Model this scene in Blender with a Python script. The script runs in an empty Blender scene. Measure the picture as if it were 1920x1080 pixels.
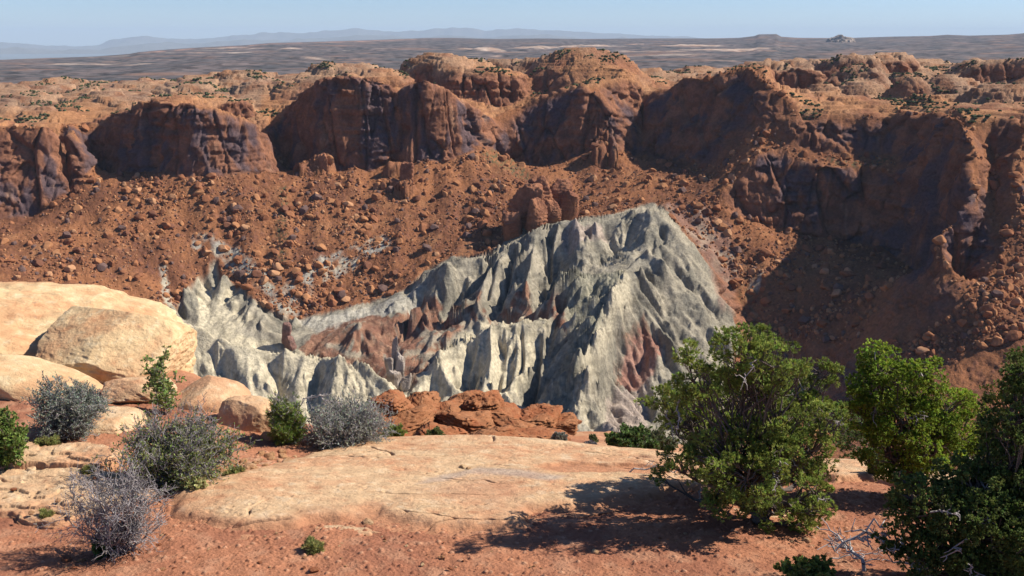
import bpy, bmesh, math, random
import numpy as np
from mathutils import Vector, Matrix
scene = bpy.context.scene
COL = scene.collection
rng = np.random.default_rng(7)
random.seed(7)
# ------------------------------------------------------------------ camera
F = 1844.0                      # focal length in pixels of a 1920 wide frame
PITCH = math.radians(14.24)
cp, sp = math.cos(PITCH), math.sin(PITCH)
cam_d = bpy.data.cameras.new('camera'); cam = bpy.data.objects.new('camera', cam_d); COL.objects.link(cam)
cam_d.sensor_width = 36.0; cam_d.lens = 36.0 * F / 1920.0
cam_d.clip_start = 0.1; cam_d.clip_end = 200000
cam.location = (0, 0, 0); cam.rotation_euler = (math.pi/2 - PITCH, 0, 0)
scene.camera = cam

def ray(px, py):
    u = (np.asarray(px, float) - 960) / F; v = (540 - np.asarray(py, float)) / F
    return u, cp + v*sp, -sp + v*cp          # world direction for unit depth
def P(px, py, Y):                            # a surveyed point: bearing, dip and distance north
    dx, dy, dz = ray(px, py); t = Y/dy
    return np.array([dx*t, dy*t, dz*t]).T

# ------------------------------------------------------------------ noise
_T = np.linspace(0, 2*math.pi, 1024, endpoint=False); _TC = np.cos(_T).astype(np.float32); _TS = np.sin(_T).astype(np.float32)
def _u(a): return np.asarray(a).astype(np.int32).astype(np.uint32)
def _hash(ix, iy, iz=0, seed=0):
    with np.errstate(over='ignore'):
        h = ix*np.uint32(374761393) + iy*np.uint32(668265263) + np.uint32(iz)*np.uint32(2147483647) if np.isscalar(iz) else ix*np.uint32(374761393) + iy*np.uint32(668265263) + iz*np.uint32(2246822519)
        h = h + np.uint32((seed*974634777) & 0xffffffff)
        h = (h ^ (h >> np.uint32(13)))*np.uint32(1274126177)
        h = (h ^ (h >> np.uint32(16)))*np.uint32(2246822519)
        return h ^ (h >> np.uint32(15))
def noise2(x, y, seed=0):
    fx = np.floor(x); fy = np.floor(y); ix = _u(fx); iy = _u(fy); fx = (x-fx).astype(np.float32); fy = (y-fy).astype(np.float32)
    ux = fx*fx*fx*(fx*(fx*6-15)+10); uy = fy*fy*fy*(fy*(fy*6-15)+10)
    def g(ax, ay):
        a = _hash(ix+np.uint32(ax), iy+np.uint32(ay), 0, seed) & np.uint32(1023)
        return _TC[a]*(fx-ax) + _TS[a]*(fy-ay)
    n0 = g(0,0)*(1-ux)+g(1,0)*ux; n1 = g(0,1)*(1-ux)+g(1,1)*ux
    return (n0*(1-uy)+n1*uy)*1.5
_G = np.random.default_rng(3).normal(size=(1024,3)); _G = (_G/np.linalg.norm(_G, axis=1)[:,None]).astype(np.float32)
def noise3(x, y, z, seed=0):
    fx = np.floor(x); fy = np.floor(y); fz = np.floor(z); ix = _u(fx); iy = _u(fy); iz = _u(fz)
    fx = (x-fx).astype(np.float32); fy = (y-fy).astype(np.float32); fz = (z-fz).astype(np.float32)
    ux = fx*fx*(3-2*fx); uy = fy*fy*(3-2*fy); uz = fz*fz*(3-2*fz)
    def g(ax, ay, az):
        h = _hash(ix+np.uint32(ax), iy+np.uint32(ay), iz+np.uint32(az), seed) & np.uint32(1023)
        return _G[h,0]*(fx-ax)+_G[h,1]*(fy-ay)+_G[h,2]*(fz-az)
    r = 0
    for az in (0,1):
        wz = uz if az else 1-uz
        for ay in (0,1):
            wy = uy if ay else 1-uy
            r = r + wz*wy*(g(0,ay,az)*(1-ux)+g(1,ay,az)*ux)
    return r*1.5
def sub(mask, fn, *a):
    """evaluate fn only where the mask is set, zero elsewhere"""
    k = np.nonzero(mask)[0]; r = np.zeros(len(mask))
    if len(k): r[k] = fn(*[q[k] if isinstance(q, np.ndarray) else q for q in a])
    return r
def fbm2(x, y, s, oct=5, seed=0, gain=.5, ridged=False):
    x = np.asarray(x, float)/s; y = np.asarray(y, float)/s
    a, r, t = 1.0, 0, 0
    for k in range(oct):
        n = noise2(x, y, seed+k*17)
        if ridged: n = 1-2*np.abs(n)
        r = r + a*n; t += a; a *= gain
        x, y = x*1.93*.8-y*1.93*.6+3.1, x*1.93*.6+y*1.93*.8+7.7
    return r/t
def fbm3(x, y, z, s, oct=4, seed=0, gain=.5, ridged=False):
    a, r, t, k0 = 1.0, 0, 0, 1.0/s
    for k in range(oct):
        n = noise3(x*k0+k*5.3, y*k0-k*2.1, z*k0+k*9.7, seed+k*13)
        if ridged: n = 1-2*np.abs(n)
        r = r + a*n; t += a; a *= gain; k0 *= 2.03
    return r/t
def cells2(x, y, s, seed=0):
    """worley: distance to nearest, id random, second-nearest distance"""
    x = x/s; y = y/s
    fx = np.floor(x); fy = np.floor(y); ix = _u(fx); iy = _u(fy); lx = (x-fx).astype(np.float32); ly = (y-fy).astype(np.float32)
    d1 = np.full(x.shape, 9.0, np.float32); d2 = d1.copy(); rid = np.zeros(x.shape, np.float32)
    for ay in (-1,0,1):
        for ax in (-1,0,1):
            h = _hash(ix+np.uint32(ax & 0xffffffff), iy+np.uint32(ay & 0xffffffff), 0, seed)
            jx = (h & np.uint32(0xffff))*np.float32(1/65535); jy = (h >> np.uint32(16))*np.float32(1/65535)
            d = np.hypot(ax+jx-lx, ay+jy-ly)
            m = d < d1
            d2 = np.where(m, d1, np.minimum(d2, d)); rid = np.where(m, ((h*np.uint32(7919)) & np.uint32(0xffff))*np.float32(1/65535), rid); d1 = np.where(m, d, d1)
    return d1, rid, d2
def sstep(a, b, x):
    t = np.clip((x-a)/(b-a), 0, 1); return t*t*(3-2*t)
def mix(a, b, m):
    return a*(1-m)+b*m
def gully(x, y, gx, gy, s, seed=0):
    """stripes running down the slope (gx,gy): + on ribs, - in gullies, range about -1..1"""
    n = np.hypot(gx, gy)+1e-6; tx, ty = (-gy/n).astype(np.float32), (gx/n).astype(np.float32)
    X = x/s; Y = y/s; fx = np.floor(X); fy = np.floor(Y); ix = _u(fx); iy = _u(fy); lx = (X-fx).astype(np.float32); ly = (Y-fy).astype(np.float32); acc = 0; w = 1e-6
    for ay in (-1,0,1,2):
        for ax in (-1,0,1,2):
            h = _hash(ix+np.uint32(ax & 0xffffffff), iy+np.uint32(ay & 0xffffffff), 0, seed); jx = (h & np.uint32(0xffff))*np.float32(1/65535)-np.float32(.5); jy = (h >> np.uint32(16))*np.float32(1/65535)-np.float32(.5)
            dx = lx-(ax+jx*.8); dy = ly-(ay+jy*.8)
            ww = np.exp(-(dx*dx+dy*dy)*2.0)
            acc = acc + ww*np.cos((dx*tx+dy*ty)*6.2832 + 6.28*jx)
            w = w+ww
    return acc/w
# ------------------------------------------------------------------ object helpers
def tag(o, label=None, cat=None, group=None, kind=None):
    if label: o['label'] = label
    if cat: o['category'] = cat
    if group: o['group'] = group
    if kind: o['kind'] = kind
    return o
def mesh_np(name, verts, faces, mats, smooth=True, attrs=None, fmat=None):
    """faces: (n,3) or (n,4) int array, or list of such"""
    me = bpy.data.meshes.new(name)
    fl = faces if isinstance(faces, list) else [faces]
    loops = np.concatenate([f.ravel() for f in fl]).astype(np.int32)
    sizes = np.concatenate([np.full(len(f), f.shape[1]) for f in fl]).astype(np.int32)
    starts = np.concatenate([[0], np.cumsum(sizes)[:-1]]).astype(np.int32)
    me.vertices.add(len(verts)); me.vertices.foreach_set('co', np.asarray(verts, np.float32).ravel())
    me.loops.add(len(loops)); me.loops.foreach_set('vertex_index', loops)
    me.polygons.add(len(sizes)); me.polygons.foreach_set('loop_start', starts)
    me.polygons.foreach_set('use_smooth', np.full(len(sizes), smooth))
    if not isinstance(mats, (list, tuple)): mats = [mats]
    for m in mats: me.materials.append(m)
    if fmat is not None: me.polygons.foreach_set('material_index', fmat.astype(np.int32))
    me.update(calc_edges=True)
    for k, a in (attrs or {}).items():
        if a.ndim == 2:
            c = me.color_attributes.new(k, 'FLOAT_COLOR', 'POINT')
            if a.shape[1] == 3: a = np.concatenate([a, np.ones((len(a),1))], 1)
            c.data.foreach_set('color', a.astype(np.float32).ravel())
        else:
            c = me.attributes.new(k, 'FLOAT', 'POINT'); c.data.foreach_set('value', a.astype(np.float32))
    return me
def link(name, me, parent=None, loc=None):
    o = bpy.data.objects.new(name, me); COL.objects.link(o)
    if parent: o.parent = parent
    if loc is not None: o.location = loc
    return o
def grid_faces(nr, nc):
    i = np.arange((nr-1)*(nc-1)); r = i//(nc-1); c = i % (nc-1); a = r*nc+c
    return np.stack([a, a+1, a+nc+1, a+nc], 1)
# ------------------------------------------------------------------ materials
def mat(name):
    m = bpy.data.materials.new(name); m.use_nodes = True
    nt = m.node_tree; nt.nodes.clear()
    out = nt.nodes.new('ShaderNodeOutputMaterial'); b = nt.nodes.new('ShaderNodeBsdfPrincipled')
    nt.links.new(b.outputs[0], out.inputs['Surface'])
    b.inputs['Roughness'].default_value = .9
    b.inputs['Specular IOR Level'].default_value = .15
    return m, nt, b
def N(nt, t, **kw):
    n = nt.nodes.new(t)
    for k, v in kw.items():
        if k in n.inputs: n.inputs[k].default_value = v
        else: setattr(n, k, v)
    return n
def ground_mat(name, scale, amp, bump, bscale, detail=6, spec=.12, dark=.55):
    """pigment attribute x procedural mottling; bump from the same coordinates"""
    m, nt, b = mat(name); L = nt.links.new
    at = N(nt, 'ShaderNodeAttribute', attribute_name='pigment')
    tc = N(nt, 'ShaderNodeTexCoord')
    n1 = N(nt, 'ShaderNodeTexNoise', Scale=scale, Detail=float(detail), Roughness=.65); L(tc.outputs['Object'], n1.inputs['Vector'])
    mr = N(nt, 'ShaderNodeMapRange'); mr.inputs[1].default_value=.25; mr.inputs[2].default_value=.75; mr.inputs[3].default_value=1-amp; mr.inputs[4].default_value=1+amp
    L(n1.outputs['Fac'], mr.inputs[0])
    mu = N(nt, 'ShaderNodeVectorMath', operation='MULTIPLY'); L(at.outputs['Color'], mu.inputs[0]); L(mr.outputs[0], mu.inputs[1])
    L(mu.outputs[0], b.inputs['Base Color'])
    n2 = N(nt, 'ShaderNodeTexNoise', Scale=bscale, Detail=float(detail), Roughness=.7); L(tc.outputs['Object'], n2.inputs['Vector'])
    bp = N(nt, 'ShaderNodeBump', Strength=1.0, Distance=bump); L(n2.outputs['Fac'], bp.inputs['Height']); L(bp.outputs[0], b.inputs['Normal'])
    b.inputs['Specular IOR Level'].default_value = spec
    return m
# ================================================================== CRATER
# base surface: break lines (crests, cliff edges, talus toes, gullies) surveyed as points, membrane between them
CE = 4.0; GX0, GX1, GY0, GY1 = -1500.0, 1500.0, 380.0, 2480.0
NX = int((GX1-GX0)/CE)+1; NY = int((GY1-GY0)/CE)+1
LINES = {
 'rim_top': [(-700,250,1000),(-350,240,1180),(-100,240,1240),(0,238,1262),(50,234,1270),(95,228,1270),(124,222,1278),(131,228,1290),(135,238,1358),(160,238,1372),(198,222,1358),(240,205,1328),(300,192,1305),(370,200,1290),(440,216,1298),(485,228,1312),(501,237,1326),(506,238,1395),(520,230,1440),(545,190,1428),(570,166,1405),(600,147,1372),(650,138,1362),(700,150,1368),(728,160,1378),(742,172,1402),(756,162,1378),(800,147,1365),(832,158,1365),(862,185,1385),(900,212,1425),(935,222,1470),(960,204,1492),(1010,188,1480),(1060,176,1465),(1098,160,1448),(1118,182,1435),(1150,215,1425)],
 'rim_base': [(-700,470,860),(-350,440,1060),(-100,422,1160),(0,416,1200),(60,412,1210),(105,380,1232),(128,372,1236),(136,364,1300),(190,345,1328),(236,322,1298),(300,320,1272),(370,326,1258),(430,312,1270),(490,321,1292),(505,324,1306),(510,330,1390),(540,328,1402),(570,326,1375),(600,312,1340),(700,312,1338),(740,308,1356),(790,300,1342),(850,290,1352),(905,262,1392),(945,305,1425),(985,322,1425),(1040,305,1418),(1090,292,1408),(1140,262,1405)],
 'dome_base': [(1150,215,1425),(1175,238,1430),(1200,200,1470),(1216,182,1500)],
 'dome_front': [(1100,165,1452),(1130,150,1475),(1165,150,1490),(1200,160,1500)],
 'spur1': [(1216,182,1500),(1240,168,1470),(1290,150,1440),(1340,143,1420),(1400,124,1400),(1440,160,1350),(1478,190,1310),(1492,228,1285),(1470,268,1265),(1440,284,1255),(1402,302,1250),(1378,330,1235),(1345,358,1225)],
 'spur1_base': [(1205,210,1490),(1190,262,1440),(1180,300,1415),(1225,303,1405),(1270,303,1382),(1310,315,1330),(1330,345,1262)],
 'gully1': [(1160,262,1410),(1140,310,1375),(1100,365,1310),(1060,402,1255),(1035,425,1215)],
 'bench_in': [(1480,262,1270),(1520,285,1264),(1570,296,1252),(1625,302,1242),(1680,286,1240),(1740,262,1190)],
 'bench_edge': [(1440,322,1240),(1500,303,1235),(1560,312,1225),(1620,318,1218),(1690,304,1215),(1745,292,1170)],
 'wall_top': [(1492,228,1285),(1540,222,1290),(1600,218,1290),(1660,218,1275),(1710,212,1255),(1755,218,1200),(1788,222,1110)],
 'wall_base': [(1380,405,1205),(1440,420,1212),(1500,435,1202),(1600,455,1178),(1690,480,1130),(1750,530,1048),(1790,600,952)],
 'spur2': [(1788,222,1110),(1830,278,1065),(1812,345,1020),(1782,412,980),(1775,475,955),(1810,535,915),(1845,585,885)],
 'spur2_gully': [(1850,270,1110),(1868,340,1050),(1860,430,985),(1872,520,920),(1890,590,870)],
 'spur3': [(1915,240,1080),(1900,330,1020),(1925,430,960),(1960,520,920)],
 'right_top': [(1788,226,1130),(1850,235,1115),(1915,240,1080),(2000,200,1100),(2200,155,1220),(2500,140,1200),(2900,140,1100)],  # past the right frame edge the unseen rim is raised for longer shadows
 'right_base': [(1900,585,885),(2000,540,930),(2200,480,980),(2500,460,950),(2900,450,850)],  # unseen wall foot past the frame, set back so sun reaches the talus
 'right_low': [(1560,640,980),(1650,700,890),(1760,770,790),(1920,860,690),(2300,900,560)],
 'valley_r': [(1312,410,1190),(1345,470,1150),(1372,540,1105),(1402,608,1062),(1440,680,1010),(1500,760,945),(1580,850,850)],
 'toe': [(-700,640,760),(-300,590,900),(0,570,960),(150,590,985),(300,612,1010)],
 'toe2': [(540,600,1060),(600,585,1080),(700,560,1098),(770,530,1112),(830,492,1130),(900,475,1150),(960,445,1175),(1020,415,1200)],
 'valley_l': [(-300,640,850),(100,650,900),(300,655,950),(420,672,950),(520,680,960),(600,690,955),(680,700,940),(730,725,900),(770,760,850)],
 # grey dome
 'crestA': [(1215,388,1150),(1188,412,1148),(1150,419,1148),(1080,416,1150),(1012,424,1140),(950,458,1122),(885,492,1100),(830,503,1090),(785,550,1070),(700,582,1058),(640,597,1050),(580,606,1045),(530,622,1030)],
 'footA': [(1150,492,1078),(1060,520,1060),(1055,600,985),(1000,640,965),(900,650,965),(800,672,950),(720,690,930),(640,665,960),(560,655,975)],
 'ribA1': [(1012,424,1140),(1000,480,1095),(975,560,1030),(985,620,985)],
 'ribA2': [(950,458,1122),(900,560,1040),(860,610,1000)],
 'ribA3': [(1080,416,1150),(1060,450,1120),(1065,500,1075)],
 'ribA4': [(785,550,1070),(740,600,1020),(700,650,970)],
 'crestB': [(1060,527,1000),(1035,560,975),(1030,588,962),(972,594,952),(940,602,945),(905,612,940),(862,640,925),(830,655,910),(805,695,890),(778,745,860)],
 'footB': [(1040,850,800),(900,850,800),(760,850,795),(600,850,790),(400,850,790),(200,850,790),(-300,850,790)],
 'ribB1': [(972,594,952),(985,660,905),(960,740,860)],
 'ribB2': [(905,612,940),(925,690,890),(920,760,850)],
 'ribB3': [(830,655,910),(840,730,865),(850,780,840)],
 'crestC': [(250,600,905),(345,604,900),(380,612,900),(430,640,896),(500,655,892),(560,664,888),(640,672,880),(690,688,872),(735,730,860)],
 'ribC1': [(430,640,896),(470,700,860),(520,770,830)],
 'ribC2': [(640,672,880),(620,730,850),(640,790,830)],
 'ribC3': [(560,664,888),(555,720,855)],
 'spine': [(1215,390,1150),(1225,440,1110),(1200,490,1060),(1172,515,1000),(1150,570,940),(1120,640,885),(1102,700,848),(1082,785,800),(1070,850,760)],
 'knob': [(1060,527,1000),(1110,518,1010),(1172,515,1010)],
 'spine_l': [(1045,600,965),(1020,660,935),(1000,720,905),(985,790,870)],
 'valB1': [(893,622,945),(880,690,922),(884,760,885)], 'valB2': [(950,610,950),(948,690,915),(935,770,875)], 'valB3': [(815,690,905),(812,770,870)],
 'valC1': [(400,630,900),(415,690,890),(430,760,855)], 'valC2': [(515,670,888),(522,710,878),(535,780,845)], 'valC3': [(600,675,884),(590,720,872),(592,780,845)],
 'valA1': [(1040,440,1138),(1030,520,1092),(1022,590,1032)], 'valA2': [(980,465,1130),(945,540,1088),(930,612,1022)], 'valA3': [(915,500,1110),(850,570,1072),(822,630,1012)], 'valA4': [(812,530,1092),(770,590,1055),(742,650,992)],
 'hA': [(665,598,1005),(690,640,975)], 'hB': [(790,577,1030),(802,620,995)], 'hC': [(862,612,985),(850,650,955)],
 'bowl': [(1175,430,1152),(1168,470,1115),(1120,502,1088)], 'ribA5': [(1150,415,1150),(1125,450,1120),(1110,480,1095)],
 'ridgeR': [(1215,390,1150),(1262,432,1115),(1300,480,1085),(1345,560,1040),(1372,625,1005),(1385,700,950)],
 'ridgeM': [(1262,432,1115),(1262,500,1060),(1245,560,1015),(1270,620,975),(1290,700,925),(1300,790,860)],
 'valM': [(1225,500,1050),(1200,560,995),(1150,650,930),(1135,730,880),(1150,820,820)],
 'valM2': [(1300,540,1035),(1310,620,985),(1330,700,930)],
 'peak_r': [(1215,388,1150),(1262,410,1172),(1305,424,1185)], 'peak_b': [(1215,388,1150),(1222,396,1172),(1228,400,1190)],
 'redmound': [(1205,600,975),(1195,640,955),(1180,690,925),(1170,740,895)],
 'redval': [(1245,590,990),(1235,650,950),(1225,720,905),(1215,800,850)],
 'cone1': [(395,530,1125),(400,560,1090),(392,590,1058),(370,618,1025)],
 'cone1b': [(400,560,1090),(425,592,1050),(440,625,1010)],
 'cone2': [(500,590,1050),(490,615,1015),(470,640,985)],
 'cone3': [(590,572,1080),(580,600,1050)],
 'cv1': [(345,600,1045),(335,630,1010)], 'cv2': [(455,560,1075),(460,610,1030)], 'cv3': [(540,575,1075),(535,615,1035)],
 # plateau behind the rim
 'sky': [(-700,150,1500),(-300,160,1750),(0,158,1780),(130,156,1780),(200,150,1800),(300,142,1800),(420,152,1850),(460,136,1800),(520,143,1850),(600,134,1880),(650,122,1880),(720,132,1900),(790,130,1850),(880,122,1850),(960,122,1850),(1040,122,1900),(1210,136,1900),(1300,130,1900),(1420,124,1900),(1500,114,1880),(1570,112,1850),(1650,108,1830),(1710,118,1850),(1800,122,1850),(1880,116,1800),(1960,118,1750),(2400,110,1500),(2900,110,1300)],
 'shelf': [(-300,205,1500),(0,200,1500),(200,185,1520),(350,178,1530),(480,185,1560),(560,160,1600),(620,140,1560)],
 'shelf2': [(1520,190,1500),(1600,180,1530),(1700,175,1550),(1800,175,1500),(1900,190,1400),(2300,200,1200)],
}
FIX = []                                     # constant-height lines (x0,y0,x1,y1,z)
def seg_raster(z, w, p, q):
    n = max(2, int(np.hypot(q[0]-p[0], q[1]-p[1])/CE*2)); t = np.linspace(0, 1, n)
    x = p[0]+(q[0]-p[0])*t; y = p[1]+(q[1]-p[1])*t; h = p[2]+(q[2]-p[2])*t
    i = np.rint((x-GX0)/CE).astype(int); j = np.rint((y-GY0)/CE).astype(int)
    ok = (i >= 0)&(i < NX)&(j >= 0)&(j < NY)
    z[j[ok], i[ok]] = h[ok]; w[j[ok], i[ok]] = 1
Zc = np.zeros((NY, NX)); Wc = np.zeros((NY, NX), bool)
for nm, ln in LINES.items():
    pts = P(*np.array(ln, float).T)
    for a, b in zip(pts[:-1], pts[1:]): seg_raster(Zc, Wc, a, b)
for (x0,y0,x1,y1,zz) in [(GX0,2200,GX1,2200,-150),(GX0,2470,GX1,2470,-165),(GX0,400,900,400,-335),(-900,640,700,640,-335),(GX0,700,-900,640,-250)]:
    seg_raster(Zc, Wc, (x0,y0,zz), (x1,y1,zz))
def solve(Z, W):
    if min(Z.shape) > 24:
        # coarse level: average of the constraints
        ny, nx = (Z.shape[0]+1)//2, (Z.shape[1]+1)//2
        jj, ii = np.nonzero(W); s = np.zeros((ny, nx)); c = np.zeros((ny, nx))
        np.add.at(s, (np.minimum(jj//2, ny-1), np.minimum(ii//2, nx-1)), Z[jj, ii]); np.add.at(c, (np.minimum(jj//2, ny-1), np.minimum(ii//2, nx-1)), 1)
        Wc_ = c > 0; Zl = solve(np.where(Wc_, s/np.maximum(c, 1), 0), Wc_)
        U = np.repeat(np.repeat(Zl, 2, 0), 2, 1)[:Z.shape[0], :Z.shape[1]]; it = 60
    else:
        U = np.full(Z.shape, Z[W].mean() if W.any() else 0.0); it = 600
    U = np.where(W, Z, U)
    for _ in range(it):
        p = np.pad(U, 1, mode='edge')
        U = np.where(W, Z, (p[:-2,1:-1]+p[2:,1:-1]+p[1:-1,:-2]+p[1:-1,2:])*.25)
    return U
H0 = solve(Zc, Wc)
def blur(A, n=1):
    for _ in range(n):
        p = np.pad(A, 1, mode='edge'); A = (p[:-2,1:-1]+p[2:,1:-1]+2*A)*.25
        p = np.pad(A, 1, mode='edge'); A = (p[1:-1,:-2]+p[1:-1,2:]+2*A)*.25
    return A
gxx, gyy = np.meshgrid(GX0+CE*np.arange(NX), GY0+CE*np.arange(NY))
# slickrock domes standing on the plateau: px, py of the top, distance, half widths, height
DOMES = [(1095,96,1620,105,120,62),(1150,128,1560,70,60,30),(840,106,1620,85,80,34),(900,128,1560,80,60,22),(650,118,1800,70,60,16),(205,172,1560,55,30,16),
 (60,155,1750,70,50,12),(110,152,1800,60,40,10),(330,188,1400,55,45,12),(400,180,1450,60,40,10),(520,150,1620,80,40,12),(700,135,1520,60,60,10),(1000,110,1800,90,40,16),(460,134,1750,50,40,14),
 (1600,106,1640,70,40,48),(1650,102,1700,70,50,22),(1500,116,1740,70,50,20),(1545,165,1450,30,35,26),(1615,155,1500,40,40,22),(1700,135,1600,60,40,20),(1870,112,1650,95,50,46),(1850,160,1330,50,45,42),(1740,180,1330,35,30,22),(1770,150,1450,70,60,26),
 (1400,128,1455,40,60,10),(1540,178,1420,35,35,14),(1610,128,1540,62,28,42),(1705,152,1420,45,22,32),(1790,172,1340,60,20,34),(1890,168,1290,62,24,42),(1900,110,1560,85,32,50),(1500,122,1580,50,26,30),(1440,118,1600,60,30,26),(1690,160,1500,40,40,14),(1340,140,1600,70,50,18),(1260,135,1750,80,50,14)]
for (px,py,Y,rx,ry,h) in DOMES:
    c = P(px,py,Y); d = np.sqrt(((gxx-c[0])/rx)**2+((gyy-c[1])/ry)**2)
    H0 = np.maximum(H0, c[2]-h + h*np.sqrt(np.clip(1-d*d, 0, 1))) if False else np.where(d<1, np.maximum(H0, c[2]-h+h*np.clip(1-d**2.4, 0, 1)**.7), H0)
H0 = blur(H0, 1)
Gy, Gx = np.gradient(blur(H0, 5), CE)
_p = np.pad(H0, 1, mode='edge'); KC = blur((_p[:-2,1:-1]+_p[2:,1:-1]+_p[1:-1,:-2]+_p[1:-1,2:]-4*H0)/CE**2, 2)
def samp(A, x, y):
    u = np.clip((x-GX0)/CE, 0, NX-1.001); v = np.clip((y-GY0)/CE, 0, NY-1.001)
    i = u.astype(int); j = v.astype(int); a = u-i; b = v-j
    return (A[j,i]*(1-a)+A[j,i+1]*a)*(1-b)+(A[j+1,i]*(1-a)+A[j+1,i+1]*a)*b
def hit(px, py):
    """where the sight line of a bearing and dip meets the base surface"""
    dx, dy, dz = ray(px, py); t = np.arange(420, 2400, 3.0)[:, None]
    dx = np.atleast_1d(dx); dy = np.atleast_1d(dy); dz = np.atleast_1d(dz)
    x, y, z = dx*t, dy*t, dz*t; under = z < samp(H0, x, y)
    k = np.where(under.any(0), under.argmax(0), len(t)-1); i = np.arange(len(k))
    return np.stack([x[k,i], y[k,i]], 1)
def poly_mask(x, y, pts, soft=6.0, px=True):
    """signed soft inside test of a polygon on the ground"""
    q = hit(*np.array(pts, float).T) if px else np.array(pts, float)
    out = np.zeros(len(x)); lo = q.min(0)-soft; hi = q.max(0)+soft
    k = np.nonzero((x > lo[0])&(x < hi[0])&(y > lo[1])&(y < hi[1]))[0]
    if not len(k): return out
    x = x[k]; y = y[k]
    ins = np.zeros(x.shape, bool); d = np.full(x.shape, 1e9)
    for a, b in zip(q, np.roll(q, -1, 0)):
        c = ((a[1] > y) != (b[1] > y)); den = (b[1]-a[1]) if abs(b[1]-a[1]) > 1e-9 else 1e-9
        ins ^= c & (x < (b[0]-a[0])*(y-a[1])/den+a[0])
        ex, ey = b-a; L2 = ex*ex+ey*ey+1e-9; t = np.clip(((x-a[0])*ex+(y-a[1])*ey)/L2, 0, 1)
        d = np.minimum(d, np.hypot(x-a[0]-t*ex, y-a[1]-t*ey))
    out[k] = sstep(-soft, soft, np.where(ins, d, -d))
    return out
Q = 1.0
def az_axis(half_px_lo, half_px_hi, step, coarse):
    """bearings: dense over the view and a good way past it, coarse for the rest of the circle"""
    a0 = math.atan((half_px_lo-960)/F); a1 = math.atan((half_px_hi-960)/F); s = step/F
    d = np.arange(a0, a1, s); k = max(2, int((2*math.pi-(a1-a0))/coarse))
    rest = np.linspace(a1, a0+2*math.pi, k+1)
    return np.concatenate([d, rest])
RIMY = np.array([(x, y) for x, _, y in LINES['rim_top'] if x < 1100] + [(1100,1452),(1165,1490),(1216,1500),(1290,1440),(1400,1400),(1440,1350),(1478,1310),(1492,1285),(1600,1290),(1710,1255),(1755,1200),(1788,1110),(1850,1115),(1915,1080),(2000,1100),(2200,1220),(2500,1200),(2900,1100)], float)
def rim_y(x, y):
    yy = np.maximum(y, 1.0); px = 960+F*(x/yy)*.985           # bearing only
    return np.interp(px, RIMY[:,0], RIMY[:,1])
GREY = [(300,600),(372,520),(400,500),(440,540),(470,560),(540,600),(600,590),(690,570),(760,545),(800,505),(850,485),(900,478),(960,440),(1020,408),(1150,402),(1215,380),(1243,392),(1270,424),(1304,466),(1340,530),(1370,590),(1392,640),(1360,760),(1340,900),(300,900),(100,700),(260,640)]
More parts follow.
